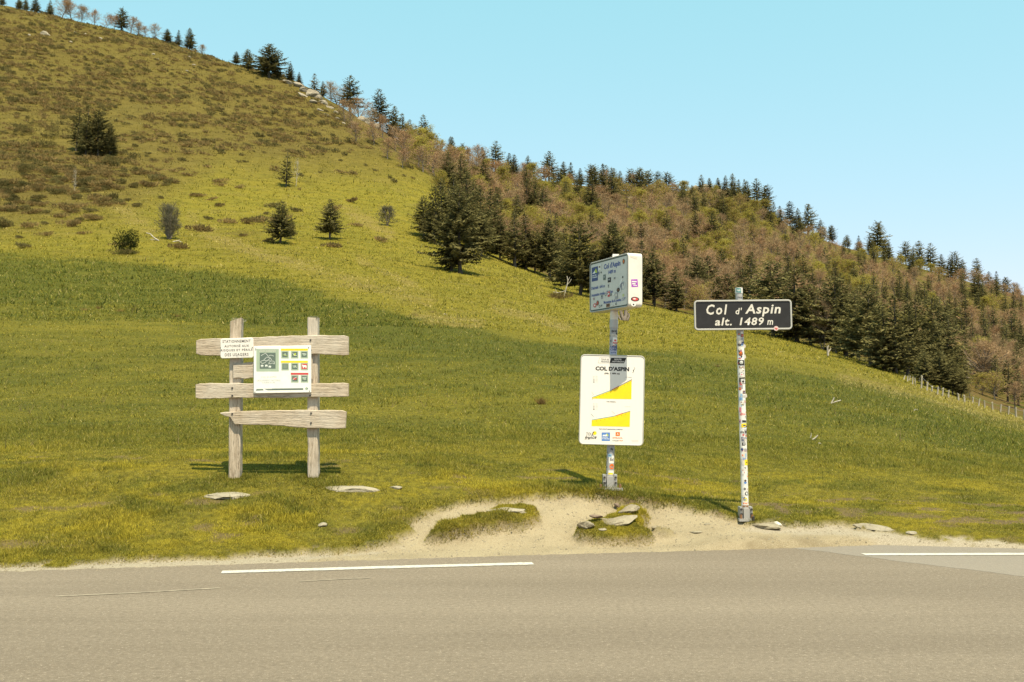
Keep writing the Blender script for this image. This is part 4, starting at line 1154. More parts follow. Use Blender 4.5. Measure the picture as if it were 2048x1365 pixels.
d_ = hit(252, 505, Z, 12)[1] / F_PX
o = thing_mesh('evergreen_bush', leaf_blob('evergreen_bush', 62 * d_, 42 * d_, 61, 2600, 0.22, M_HOLLY, 8), 252, 508, 'dense dark green bush on the edge of the lush meadow', 'bush')
o = thing_mesh('ground_shrub', leaf_blob('ground_shrub', 12 * d_, 52 * d_, 62, 700, 0.16, M_HEATH2, 7, spiky=0.6), 254, 511, 'low mat of shrubs round the foot of the dark green bush', 'bush')
bush_px(337, 478, 82, 0, 'tall bare bush with pale stems next to the dark green bush', 1.05)
bush_px(340, 479, 52, 1, 'dense twiggy thicket inside the foot of the tall bare bush', 0.85)
bush_px(775, 452, 44, 1, 'round grey bare bush standing alone on the slope', 0.95)
d_ = hit(105, 275, Z, 12)[1] / F_PX
for (x, y, h, w, lab) in ((108, 276, 34, 28, 'dark bush left of the fir clump'), (52, 270, 28, 34, 'dark scrub at the left border of the slope'), (92, 298, 24, 44, 'straggly scrub below the bush beside the fir clump'), (228, 152, 20, 24, 'dark scrubby bush high on the slope'), (48, 346, 24, 26, 'grey bush on the brown slope at the left'), (6, 455, 20, 24, 'dark bush at the left border, level with the bare bush'),
                          (230, 328, 14, 30, 'low shrub in the shade of the fir clump'), (215, 330, 12, 26, 'shrub mat under the right fir of the clump')):
    dd = hit(x, y, Z, 12)[1] / F_PX
    thing_mesh('evergreen_bush', leaf_blob('evergreen_bush', h * dd, w * dd, int(x), 900, 0.30, M_HEATH2, 6, spiky=0.8), x, y, lab, 'bush')

# --- heather clumps on the open hillside
HEATHER = [leaf_blob('heather', 0.70, 1.6, 70 + k, 300, 0.26, M_HEATH if k < 4 else M_HEATH2, 5, spiky=1.0) for k in range(6)]
HR = np.random.default_rng(17)
cand = []
for k in range(16000):
    x = HR.uniform(-60, 900); y = HR.uniform(20, 500)
    p = hit(x, y, Z, 60)
    if p is None or p[1] < 105: continue
    hv = float(sample(heath, p[0], p[1])); fo = float(sample(forest, p[0], p[1]))
    if fo > 0.4: continue
    lim = np.interp(x, [0, 300, 600, 900], [470, 440, 400, 420])
    dens = 0.02 + 0.75 * hv * (0.3 + 0.7 * smooth(lim, lim - 120, y)) + 0.18 * smooth(lim - 60, lim - 220, y)
    if HR.random() < dens * 0.60 * (p[1] / 260) ** 1.0:
        cand.append((p, hv))
print('heather', len(cand))
cand.sort(key=lambda t: t[0][1])
G_H = 'heather clumps on the open hillside'
for k, (p, hv) in enumerate(cand[:230]):
    s = HR.uniform(0.7, 1.6)
    o = bpy.data.objects.new('heather_clump', HEATHER[int(HR.integers(6))])
    o.location = (p[0], p[1], p[2] - 0.05); o.rotation_euler = (0, 0.12, HR.normal(0, 0.25) + (math.pi if HR.random() < 0.5 else 0)); o.scale = (s * HR.uniform(0.9, 1.7), s * 0.8, s * HR.uniform(0.7, 1.3))
    px_, py_ = project(*p)
    spot = 'at the left border' if px_ < 120 else ('below the fir clump' if px_ < 300 else ('above the tall bare bush' if px_ < 450 else ('near the thin ragged fir' if px_ < 640 else ('above the round grey bush' if px_ < 800 else 'beside the middle clump'))))
    tag(link(o), '%s %s clump, %s hillside, %s' % ('wide' if o.scale[0] > 1.4 else 'small', 'brown heather' if o.data.materials[0] == M_HEATH else 'green juniper', 'lower' if py_ > 420 else ('middle' if py_ > 340 else 'upper'), spot), 'heather', G_H)
vv, mm = [], []
base = [np.array([v.co[:] for v in m.vertices]) for m in HEATHER]
for (p, hv) in cand[230:]:
    kk = int(HR.integers(6)); b = base[kk].reshape(-1, 3, 3)
    b = b[HR.permutation(len(b))[:70]].copy()
    s = HR.uniform(0.45, 1.35); a = HR.normal(0, 0.3)
    b = b * np.array([s * HR.uniform(0.9, 1.8), s * 0.85, s * HR.uniform(0.7, 1.3)])
    c_, s_ = math.cos(a), math.sin(a)
    b = np.stack([b[..., 0] * c_ - b[..., 1] * s_, b[..., 0] * s_ + b[..., 1] * c_, b[..., 2]], -1)
    sl = (ground(p[0] + 1.0, p[1]) - ground(p[0] - 1.0, p[1])) / 2
    b[..., 2] += b[..., 0] * sl
    # grow the fewer sprigs so that the clump stays closed
    ctr = b.mean(1, keepdims=True); b = ctr + (b - ctr) * 1.7
    vv.append((b + p).reshape(-1, 3)); mm.append(np.full(len(b), 0 if kk < 4 else 1))
vv = np.concatenate(vv); mm = np.concatenate(mm)
me = mesh_np('heather_cover', vv, np.arange(len(vv)).reshape(-1, 3), [M_HEATH, M_HEATH2], False, mm)
tag(link(bpy.data.objects.new('heather_cover', me)), kind='stuff')

# ------------------------------------------------------------------ signs and small objects: helpers
def at(px, py, Y):
    r = cam_ray(px, py)
    return Vector((r[0] * Y, Y, CAM_H + r[2] * Y))


def mesh_pd(name, V, Fc, mats, idx=None, smooth_shade=False):
    me = bpy.data.meshes.new(name)
    me.from_pydata([tuple(v) for v in V], [], [tuple(f) for f in Fc])
    for m in (mats if isinstance(mats, (list, tuple)) else [mats]):
        me.materials.append(m)
    if idx is not None:
        me.polygons.foreach_set('material_index', idx)
    if smooth_shade:
        me.polygons.foreach_set('use_smooth', [True] * len(me.polygons))
    me.update()
    return me


def part(name, me, parent, loc=(0, 0, 0), rot=(0, 0, 0), label=None):
    o = bpy.data.objects.new(name, me)
    o.location = loc; o.rotation_euler = rot
    link(o, parent)
    if label: o['label'] = label
    return o


def rounded(w, h, r, n=6):
    pts = []
    for cx, cz, a0 in ((w / 2 - r, h / 2 - r, 0), (-w / 2 + r, h / 2 - r, 90), (-w / 2 + r, -h / 2 + r, 180), (w / 2 - r, -h / 2 + r, 270)):
        for k in range(n + 1):
            a = math.radians(a0 + 90 * k / n)
            pts.append((cx + r * math.cos(a), cz + r * math.sin(a)))
    return pts


def slab(name, pts, yf, yb, mats, inset=0.004, parent=None, chamfer=0.003, center=None):
    """a plate with the given outline (x,z), front at yf, back at yb, edges broken by a small chamfer"""
    n = len(pts)
    P = np.array(pts, float)
    c = P.mean(0) if center is None else np.array(center)
    d = np.roll(P, -1, 0) - np.roll(P, 1, 0)
    nm = np.stack([d[:, 1], -d[:, 0]], 1); nm /= (np.linalg.norm(nm, axis=1)[:, None] + 1e-9)
    area = 0.5 * np.sum(P[:, 0] * np.roll(P[:, 1], -1) - np.roll(P[:, 0], -1) * P[:, 1])
    if area < 0: nm = -nm
    Q = P - nm * inset
    V = [(x, yf, z) for x, z in Q] + [(x, yf + chamfer, z) for x, z in P] + [(x, yb - chamfer, z) for x, z in P] + [(x, yb, z) for x, z in Q]
    Fc = [list(range(n)), list(range(4 * n - 1, 3 * n - 1, -1))]
    for k in range(3):
        for i in range(n):
            j = (i + 1) % n
            Fc.append((k * n + i, (k + 1) * n + i, (k + 1) * n + j, k * n + j))
    if area < 0:
        pass
    else:
        Fc = [f[::-1] if i < 2 else f[::-1] for i, f in enumerate(Fc)]
    return mesh_pd(name, V, Fc, mats)


def rim_mesh(name, pts, wdt, yf, yb, mat):
    """a raised rim that follows an outline"""
    P = np.array(pts, float); n = len(P)
    d = np.roll(P, -1, 0) - np.roll(P, 1, 0); nm = np.stack([d[:, 1], -d[:, 0]], 1); nm /= np.linalg.norm(nm, axis=1)[:, None]
    prof = [(0.0, yb), (0.0, yf + 0.004), (-0.004, yf), (-wdt + 0.004, yf), (-wdt, yf + 0.004), (-wdt, yb)]
    V = []
    for o, y in prof:
        V += [(p[0] + m[0] * o, y, p[1] + m[1] * o) for p, m in zip(P, nm)]
    Fc = []
    for k in range(len(prof) - 1):
        for i in range(n):
            j = (i + 1) % n
            Fc.append((k * n + i, k * n + j, (k + 1) * n + j, (k + 1) * n + i))
    return mesh_pd(name, V, Fc, mat)


def cyl(V, Fc, c, axis, r, h, sides=10, r2=None):
    """closed cylinder appended to V, Fc"""
    c = np.array(c, float); axis = np.array(axis, float); axis /= np.linalg.norm(axis)
    a = np.cross(axis, [0, 0, 1.0] if abs(axis[2]) < 0.9 else [1.0, 0, 0]); a /= np.linalg.norm(a); b = np.cross(axis, a)
    k = len(V); r2 = r if r2 is None else r2
    for q, rr in ((c, r), (c + axis * h, r2)):
        for s in range(sides):
            t = 6.28318 * s / sides
            V.append(tuple(q + (a * math.cos(t) + b * math.sin(t)) * rr))
    for s in range(sides):
        s2 = (s + 1) % sides
        Fc.append((k + s, k + s2, k + sides + s2, k + sides + s))
    Fc.append(tuple(k + s for s in range(sides))[::-1]); Fc.append(tuple(k + sides + s for s in range(sides)))


def boxv(V, Fc, x0, x1, y0, y1, z0, z1):
    k = len(V)
    V += [(x0, y0, z0), (x1, y0, z0), (x1, y1, z0), (x0, y1, z0), (x0, y0, z1), (x1, y0, z1), (x1, y1, z1), (x0, y1, z1)]
    Fc += [tuple(k + i for i in f) for f in ((0, 3, 2, 1), (4, 5, 6, 7), (0, 1, 5, 4), (1, 2, 6, 5), (2, 3, 7, 6), (3, 0, 4, 7))]


def text_mesh(body, x0, x1, z0, z1, mat, y=0.0, bold=0.0, shear=0.0, spacing=1.0, slope=0.0):
    """flat lettering stretched to the box x0..x1, z0..z1; slope lifts the right end"""
    c = bpy.data.curves.new('lettering', 'FONT')
    c.body = body; c.resolution_u = 2; c.fill_mode = 'FRONT'; c.offset = bold; c.shear = shear; c.space_character = spacing; c.space_word = 1.0
    o = bpy.data.objects.new('lettering', c)
    me = bpy.data.meshes.new_from_object(o)
    bpy.data.objects.remove(o); bpy.data.curves.remove(c)
    n = len(me.vertices); co = np.empty(n * 3, np.float32); me.vertices.foreach_get('co', co); co = co.reshape(-1, 3)
    lo, hi = co.min(0), co.max(0)
    x = x0 + (co[:, 0] - lo[0]) / (hi[0] - lo[0]) * (x1 - x0)
    z = z0 + (co[:, 1] - lo[1]) / (hi[1] - lo[1]) * (z1 - z0) + slope * (x - (x0 + x1) / 2)
    out = np.stack([x, np.full(n, y, np.float32), z], 1).astype(np.float32)
    me.vertices.foreach_set('co', out.ravel())
    me.materials.clear(); me.materials.append(mat)
    me.update()
    return me


class Print:
    """flat print on the front (-y) face of a panel; conv turns survey coordinates into panel x,z"""
    def __init__(self, panel, yf, conv):
        self.o = panel; self.y = yf; self.c = conv

    def poly(self, pts, mat, layer=1, name='printed_shape', raw=False):
        P = [p if raw else self.c(*p) for p in pts]
        area = sum(P[i][0] * P[(i + 1) % len(P)][1] - P[(i + 1) % len(P)][0] * P[i][1] for i in range(len(P)))
        if area < 0: P = P[::-1]
        return part(name, mesh_pd(name, [(x, self.y - 0.0009 * layer, z) for x, z in P], [list(range(len(P)))], mat), self.o)

    def rect(self, x0, y0, x1, y1, mat, layer=1, name='printed_shape'):
        return self.poly([(x0, y0), (x1, y0), (x1, y1), (x0, y1)], mat, layer, name)

    def disc(self, x, y, rx, ry, mat, layer=1, name='printed_shape', n=18):
        return self.poly([(x + rx * math.cos(6.283 * k / n), y + ry * math.sin(6.283 * k / n)) for k in range(n)], mat, layer, name)

    def lines(self, polys, w, mat, layer=1, name='line_drawing'):
        V, Fc = [], []
        for pl in polys:
            P = [np.array(self.c(*p)) for p in pl]
            for a, b in zip(P[:-1], P[1:]):
                d = b - a; L = np.linalg.norm(d)
                if L < 1e-6: continue
                d /= L; n_ = np.array([-d[1], d[0]]) * w / 2; a = a - d * w * 0.3; b = b + d * w * 0.3
                k = len(V)
                V += [(p[0], self.y - 0.0009 * layer, p[1]) for p in (a - n_, b - n_, b + n_, a + n_)]
                Fc.append((k, k + 1, k + 2, k + 3))
        return part(name, mesh_pd(name, V, Fc, mat), self.o)

    def text(self, body, x0, y0, x1, y1, mat, layer=1, bold=0.0, shear=0.0, spacing=1.0, slope=0.0):
        (a, t), (b, u) = self.c(x0, y0), self.c(x1, y1)
        return part('lettering', text_mesh(body, a, b, u, t, mat, self.y - 0.0009 * layer, bold, shear, spacing, slope), self.o)


# paints
P_WHITE = paint('white_board', (0.74, 0.68, 0.60), 0.45)
P_BRIGHT = paint('bright_white_board', (0.80, 0.78, 0.70), 0.4)
P_BLACK = paint('black_sign_face', (0.020, 0.018, 0.016), 0.45)
P_INK = paint('black_print', (0.022, 0.020, 0.018), 0.6)
P_GREYPRINT = paint('grey_print', (0.24, 0.23, 0.21), 0.6)
P_PALEGREY = paint('pale_grey_print', (0.42, 0.41, 0.38), 0.6)
P_RIM = paint('grey_sign_rim', (0.42, 0.40, 0.35), 0.4, 0.5)
P_WHITELET = paint('white_lettering', (0.62, 0.57, 0.48), 0.5)
P_METAL = paint('galvanised_metal', (0.40, 0.38, 0.34), 0.45, 0.5, 0.35)
P_DARKMETAL = paint('dark_bolt', (0.05, 0.045, 0.04), 0.5, 0.5, 0.4)
P_YELLOW = paint('yellow_print', (0.82, 0.59, 0.01), 0.5)
P_RED = paint('red_print', (0.55, 0.07, 0.06), 0.5)
P_SAGE = paint('sage_print', (0.36, 0.43, 0.31), 0.5)
P_SLATE = paint('slate_green_print', (0.115, 0.15, 0.12), 0.5)
P_BLUE = paint('blue_print', (0.10, 0.22, 0.50), 0.5)
P_NAVY = paint('navy_print', (0.035, 0.06, 0.17), 0.5)
P_BLUELET = paint('blue_lettering', (0.085, 0.11, 0.26), 0.5)
P_ORANGE = paint('orange_print', (0.75, 0.16, 0.02), 0.5)
P_LIME = paint('lime_print', (0.45, 0.52, 0.06), 0.5)
P_TEAL = paint('teal_line_print', (0.20, 0.36, 0.33), 0.5)
P_PURPLE = paint('purple_sticker', (0.36, 0.06, 0.42), 0.5)
P_BROWN = paint('brown_sticker', (0.22, 0.11, 0.05), 0.5)
P_BOXFACE = paint('pale_blue_sign_face', (0.60, 0.565, 0.49), 0.4)
P_BOX = paint('white_box_shell', (0.68, 0.63, 0.55), 0.45)
P_BOXEDGE = paint('dark_green_edge_trim', (0.06, 0.085, 0.07), 0.5)


def wood(name, axis):
    n = NT(name)
    sc = (0.55, 9, 9) if axis == 'x' else (9, 9, 0.55)
    co = n.coord('Object', sc)
    g = n.noise(5.0, 7, 0.7, co, 0.6); g2 = n.noise(14.0, 5, 0.7, co, 0.3); big = n.noise(1.3, 4, 0.6, n.coord('Object', (1, 1, 1)))
    c = n.mix(n.ramp(g, 0.34, 0.66), (0.36, 0.28, 0.195), (0.56, 0.46, 0.34))
    c = n.mix(n.ramp(g2, 0.38, 0.47, 0.85, 0.0), c, (0.15, 0.108, 0.072))
    c = n.mix(n.ramp(big, 0.40, 0.70, 0.0, 0.6), c, (0.58, 0.52, 0.43))
    h = n.math('ADD', g, g2)
    return n.bsdf(c, 0.9, 0.1, 0.0, n.bump(h, 0.8, 0.012))


M_WOODX = wood('weathered_plank_wood', 'x')
M_WOODZ = wood('weathered_post_wood', 'z')
M_WOODZ2 = M_WOODZ
M_LICHEN = leaf_mat('grey_lichen', (0.33, 0.31, 0.20), (0.24, 0.23, 0.14))

# ------------------------------------------------------------------ wooden sign frame
WY = 13.3
wb = at(548, 962, WY)
wb = Vector((wb.x, WY, float(ground(wb.x, WY))))
frame = tag(empty('wooden_signboard', wb), 'weathered wooden frame of posts and crooked planks carrying a notice and a white info board', 'signboard')


def wl(px, py, Y=WY):
    p = at(px, py, Y)
    return (p.x - wb.x, p.z - wb.z)


PR = np.random.default_rng(23)


def post(pxs_bot, pxs_top, name='post'):
    """squared timber post with a rounded, frayed head"""
    (l0, r0), (l1, r1) = pxs_bot, pxs_top
    b0, b1 = wl(l0, 962), wl(r0, 962); t0, t1 = wl(l1[0], l1[1]), wl(r1[0], r1[1])
    gz = -0.25
    V, Fc = [], []
    nz = 22; dep = 0.075
    for k in range(nz + 1):
        t = k / nz
        z = gz + (max(t0[1], t1[1]) - gz) * t
        f = (z - b0[1]) / (t0[1] - b0[1])
        xl = b0[0] + (t0[0] - b0[0]) * f + PR.normal(0, 0.0025); xr = b1[0] + (t1[0] - b1[0]) * f + PR.normal(0, 0.0025)
        ch = 0.014
        ring = [(xl + ch, -dep), (xr - ch, -dep), (xr, -dep + ch), (xr, dep - ch), (xr - ch, dep), (xl + ch, dep), (xl, dep - ch), (xl, -dep + ch)]
        zz = [z] * 8
        if k == nz:
            zz = [z - (0 if x > (xl + xr) / 2 else (max(t0[1], t1[1]) - t0[1])) - (0.02 if abs(y) > 0.05 else 0) + PR.normal(0, 0.006) for x, y in ring]
        V += [(x, y, q) for (x, y), q in zip(ring, zz)]
    for k in range(nz):
        for i in range(8):
            j = (i + 1) % 8
            Fc.append((k * 8 + i, k * 8 + j, k * 8 + 8 + j, k * 8 + 8 + i))
    Fc.append(tuple(range(nz * 8, nz * 8 + 8)))
    return part(name, mesh_pd(name, V, Fc, M_WOODZ), frame)


post((459.5, 482), ((462.5, 640), (485, 634)))
post((617, 638), ((617, 634), (637.5, 633)))
for x0, x1, y0 in ((463, 484, 640), (618, 637, 635)):
    (a, z), (b, _) = wl(x0, y0), wl(x1, y0)
    lm = leaf_blob('lichen_tuft', 0.05, abs(b - a) * 1.0, int(x0), 160, 0.022, M_LICHEN, 3, spiky=0.7)
    part('lichen_tuft', lm, frame, ((a + b) / 2, 0, z - 0.035))


def plank(top, bot, Y=WY, thick=0.055, y_front=None, name='plank', step=9):
    """hewn plank: outline from its upper and lower edge, wavered a little, with broken edges"""
    def dens(pl):
        pl = np.array(pl, float); x = np.linspace(pl[0, 0], pl[-1, 0], max(3, int(abs(pl[-1, 0] - pl[0, 0]) / step)))
        o = np.argsort(pl[:, 0]); y = np.interp(x, pl[o, 0], pl[o, 1])
        y[1:-1] += PR.normal(0, 0.35, len(x) - 2)
        return list(zip(x, y))
    out = dens(top) + dens(bot)[::-1]
    P = [wl(x, y) for x, y in out]
    yf = -0.075 - thick if y_front is None else y_front
    return part(name, slab(name, P[::-1], yf, yf + thick, M_WOODX, 0.007, chamfer=0.008), frame)


plank([(398, 683), (402, 680), (440, 679), (520, 676), (590, 673), (640, 672), (697, 673), (700, 675)], [(398, 709), (402, 712), (450, 713), (520, 711), (590, 709), (640, 710), (697, 713), (700, 711)])
plank([(397, 770), (400, 768), (450, 767), (520, 768), (600, 768), (698, 767), (700, 768)], [(397, 796), (400, 799), (450, 797), (500, 796), (560, 797), (620, 795), (690, 794), (700, 793)])
plank([(446, 826), (449, 824), (470, 824), (480, 823), (520, 822), (600, 820), (640, 820), (692, 821), (696, 824)], [(446, 828), (456, 833), (465, 834), (468, 844), (471, 849), (480, 850), (520, 850), (560, 851), (600, 855), (640, 857), (690, 857.5), (694, 856)])
plank([(470, 729), (485, 727), (507, 725), (540, 726)], [(470, 757), (480, 756), (490, 759), (507, 756), (540, 757)], y_front=-0.075 - 0.028, thick=0.028)
plank([(600, 716), (628, 715)], [(600, 760), (628, 759)], y_front=-0.075 - 0.028, thick=0.028)


def bolts(pts, y, parent=None, r=0.013, name='bolt', conv=None):
    parent = parent or frame
    for x, yy in pts:
        V, Fc = [], []
        cyl(V, Fc, (0, 0, 0), (0, -1, 0), r, 0.010, 8, r * 0.8)
        q = (conv or wl)(x, yy)
        part(name, mesh_pd(name, V, Fc, P_DARKMETAL), parent, (q[0], y, q[1]))


bolts([(625, 682), (626, 702), (470, 777), (470, 792), (625, 776), (624, 792), (470, 828), (626, 827), (626, 846)], -0.13)


def roll_conv(cx, cy, Y, roll, ox, oy, sc):
    """survey coordinates of an enlargement (origin ox,oy, scale sc) to panel x,z"""
    c0 = at(cx, cy, Y)
    cr, sr = math.cos(roll), math.sin(roll)

    def f(zx, zy):
        p = at(ox + zx / sc, oy + zy / sc, Y)
        dx, dz = p.x - c0.x, p.z - c0.z
        return (dx * cr - dz * sr, dx * sr + dz * cr)
    return c0, f


# notice plate
NY_ = WY - 0.14
roll = math.radians(-1.4)
c0, nc = roll_conv(474, 696.6, NY_, roll, 430, 670, 12.41)
w_, h_ = 66.3 * NY_ / F_PX, 40.0 * NY_ / F_PX
notice = part('notice_plate', slab('notice_plate', rounded(w_, h_, 0.030), -0.004, 0.004, P_WHITE), frame, (c0.x - wb.x, c0.y - wb.y, c0.z - wb.z), (0, roll, 0), 'small cream plate with four lines of black capitals')
pn = Print(notice, -0.004, nc)
for tx, x0, x1, y0, y1 in (("STATIONNEMENT", 190, 885, 128, 196), ("AUTORISÉ AUX", 236, 845, 235, 308), ("RISQUES ET PÉRILS", 148, 932, 340, 417), ("DES USAGERS", 246, 835, 456, 530)):
    xa, xb = nc(x0, (y0 + y1) / 2)[0], nc(x1, (y0 + y1) / 2)[0]
    zc = nc((x0 + x1) / 2, y1)[1]; zt = nc((x0 + x1) / 2, y0)[1]
    part('lettering', text_mesh(tx, xa, xb, zc, zt, P_INK, -0.0049, 0.012, 0, 1.15), notice)
pn.rect(520, 545, 600, 551, P_GREYPRINT); pn.rect(640, 545, 870, 549, P_PALEGREY)
bolts([(140, 325), (930, 315)], -0.004, notice, 0.006, 'screw', nc)

# info board
IY = WY - 0.145
roll = math.radians(-0.9)
c0, ic = roll_conv(565.2, 739.3, IY, roll, 480, 680, 11.375)
w_, h_ = 114.8 * IY / F_PX, 94.0 * IY / F_PX
info = part('info_board', slab('info_board', rounded(w_, h_, 0.006, 2), -0.012, 0.010, [P_BRIGHT]), frame, (c0.x - wb.x, c0.y - wb.y, c0.z - wb.z), (0, roll, 0), 'large white board with green picture, small pictograms and yellow and red bars')
pi = Print(info, -0.012, ic)
pi.rect(378, 210, 888, 722, P_SAGE); pi.rect(456, 297, 815, 660, P_SLATE, 2)
pi.text('Zone pastorale', 440, 226, 820, 290, P_WHITELET, 2, 0.0, 0.3)
P_CHALK = paint('chalk_line_print', (0.66, 0.68, 0.60), 0.5)
pi.lines([[(488, 362), (540, 330), (592, 308), (650, 382), (690, 352), (735, 355), (775, 374)], [(545, 465), (612, 396), (690, 408), (728, 462)], [(690, 410), (640, 480), (560, 470), (500, 478), (470, 505), (515, 545), (580, 520), (612, 480)],
          [(655, 540), (680, 500), (720, 482), (775, 490), (795, 520), (785, 556), (765, 530), (715, 535), (700, 556), (690, 536), (662, 556)], [(612, 480), (640, 462), (680, 466), (700, 490)]], 0.0055, P_CHALK, 3)
for sx, sy in ((508, 598), (604, 594), (684, 618)):
    pi.poly([(sx - 32, sy - 18), (sx - 10, sy - 28), (sx + 20, sy - 26), (sx + 34, sy - 14), (sx + 26, sy + 6), (sx + 22, sy + 28), (sx + 12, sy + 28), (sx + 10, sy + 8), (sx - 8, sy + 8), (sx - 12, sy + 28), (sx - 22, sy + 28), (sx - 24, sy + 4)], P_CHALK, 3, 'sheep_pictogram')
for x0, y0, x1, y1, m in ((935, 204, 1548, 250, P_YELLOW), (935, 480, 1548, 524, P_YELLOW), (1160, 752, 1560, 798, P_RED)):
    pi.rect(x0, y0, x1, y1, m, 1, 'colour_bar')
QR_ = np.random.default_rng(8)
for k, (x, y) in enumerate(((942, 258), (1163, 258), (1380, 258), (946, 530), (1165, 530), (1382, 528), (1165, 806), (1385, 806))):
    pi.rect(x, y, x + 172, y + 168, P_SAGE, 1, 'pictogram')
    pi.rect(x + 24, y + 18, x + 148, y + 140, P_RED if k == 5 else P_SLATE, 2, 'pictogram')
    cx_, cy_ = x + 86, y + 80
    if k == 5:
        pi.poly([(cx_ - 52, cy_ - 30), (cx_ - 36, cy_ - 46), (cx_ - 22, cy_ - 30), (cx_ + 40, cy_ - 30), (cx_ + 54, cy_ - 6), (cx_ + 46, cy_ + 40), (cx_ + 30, cy_ + 40), (cx_ + 26, cy_ + 14), (cx_ - 10, cy_ + 14), (cx_ - 14, cy_ + 42), (cx_ - 28, cy_ + 42), (cx_ - 34, cy_ + 8)], P_BRIGHT, 3, 'animal_pictogram')
    else:
        col = (P_SAGE, P_LIME, P_SAGE, P_SAGE, P_SAGE, P_SAGE, P_RED, P_SAGE)[k]
        if k == 3:
            for q in range(4): pi.rect(cx_ - 44, cy_ - 42 + q * 24, cx_ + 44, cy_ - 32 + q * 24, P_SAGE, 3, 'pictogram')
        else:
            a = [(cx_ + 46 * math.cos(6.28 * q / 9) * QR_.uniform(0.45, 1.1), cy_ + 44 * math.sin(6.28 * q / 9) * QR_.uniform(0.4, 1.1)) for q in range(9)]
            pi.poly(a, col, 3, 'pictogram')
            pi.lines([[(cx_ - 46, cy_ + QR_.uniform(-40, 40)), (cx_, cy_ + QR_.uniform(-30, 30)), (cx_ + 46, cy_ + QR_.uniform(-40, 40))]], 0.006, P_LIME if k == 0 else P_CHALK, 4)
pi.text("COL D'ASPIN", 484, 832, 830, 866, P_PALEGREY, 1, 0, 0, 1.15)
pi.text("GROUPEMENT PASTORAL", 388, 912, 928, 942, P_PALEGREY, 1, 0, 0, 1.1)
pi.text("D'ASPIN-AURE", 512, 960, 802, 988, P_PALEGREY, 1, 0, 0, 1.1)
pi.poly([(545, 1112), (1445, 1102), (1445, 1140), (640, 1150), (600, 1138)], P_SLATE, 1, 'colour_bar')
pi.rect(560, 1116, 730, 1122, P_BRIGHT, 2)
pi.poly([(385, 1120), (520, 1116), (546, 1150), (365, 1158)], P_SLATE, 1, 'colour_bar')
pi.rect(400, 1130, 520, 1137, P_SAGE, 2)
pi.disc(1518, 1112, 34, 32, P_SAGE, 1, 'round_emblem'); pi.poly([(1525, 1095), (1545, 1100), (1542, 1125), (1530, 1120)], P_NAVY, 2, 'round_emblem')
bolts([(365, 210), (1565, 178), (1585, 1165), (345, 1190)], -0.012, info, 0.006, 'screw', ic)

# ------------------------------------------------------------------ poles
STICK = np.random.default_rng(31)
S_WHITE = paint('white_sticker', (0.72, 0.69, 0.62), 0.45)
S_CREAM = paint('cream_sticker', (0.62, 0.56, 0.46), 0.5)
S_GREY = paint('grey_sticker', (0.33, 0.32, 0.31), 0.5)
S_SKY = paint('sky_blue_sticker', (0.25, 0.40, 0.52), 0.5)
S_PINK = paint('pink_sticker', (0.65, 0.20, 0.24), 0.5)
S_BASE = [S_WHITE] * 7 + [S_CREAM] * 3 + [S_GREY]
S_ACC = [P_INK, P_INK, P_INK, P_NAVY, P_RED, P_ORANGE, P_YELLOW, P_BLUE, S_GREY, S_GREY, P_BROWN, S_PINK, S_SKY, P_SLATE]


def patch(V, Fc, I, idx, R, z, a, hz, ha, shape, tilt=0.0, na=6):
    """a piece of a sticker wrapped round a pole of radius R; a is the angle from straight at the viewer"""
    k0 = len(V)
    if shape == 'rect':
        nz = 1
        for i in range(na + 1):
            for j in (0, 1):
                aa = a - ha + 2 * ha * i / na; zz = z + hz * (2 * j - 1) + tilt * (aa - a)
                V.append((R * math.sin(aa), -R * math.cos(aa), zz))
        for i in range(na):
            b = k0 + i * 2
            Fc.append((b, b + 2, b + 3, b + 1)); I.append(idx)
    else:
        n = {'disc': 12, 'diamond': 4, 'tri': 3, 'star': 10}[shape]
        V.append((R * 1.0005 * math.sin(a), -R * 1.0005 * math.cos(a), z))
        for i in range(n):
            t = 6.283 * i / n + (1.57 if shape != 'disc' else 0)
            q = 0.45 if (shape == 'star' and i % 2) else 1.0
            aa = a + ha * math.cos(t) * q; zz = z + hz * math.sin(t) * q
            V.append((R * math.sin(aa), -R * math.cos(aa), zz))
        for i in range(n):
            Fc.append((k0, k0 + 1 + i, k0 + 1 + (i + 1) % n)); I.append(idx)


def sticker(parent, R, z, a, hz, ha, base, acc, shape='rect', ink='rect', off=0.0, na=6):
    V, Fc, I = [], [], []
    r0 = R + 0.0012 + off
    tl = STICK.normal(0, 0.004)
    patch(V, Fc, I, 0, r0, z, a, hz, ha, shape, tl, na)
    if ink == 'word':                                            # a line of blocks like small lettering
        n = int(STICK.integers(3, 6))
        for q in range(n):
            patch(V, Fc, I, 1, r0 + 0.0008, z + STICK.normal(0, 0.12) * hz, a - ha * 0.65 + 1.3 * ha * (q + 0.5) / n, hz * STICK.uniform(0.2, 0.45), ha * 0.42 / n, 'rect', 0, 1)
    elif ink:
        patch(V, Fc, I, 1, r0 + 0.0008, z + STICK.normal(0, 0.1) * hz, a + STICK.normal(0, 0.1) * ha, hz * STICK.uniform(0.35, 0.7), ha * STICK.uniform(0.35, 0.7), ink, 0, 3)
        if STICK.random() < 0.6:
            patch(V, Fc, I, 2, r0 + 0.0016, z - hz * 0.2, a, hz * 0.18, ha * 0.5, 'rect', 0, 2)
    third = S_ACC[int(STICK.integers(len(S_ACC)))]
    return part('sticker', mesh_pd('sticker', V, Fc, [base, acc, third], I), parent)


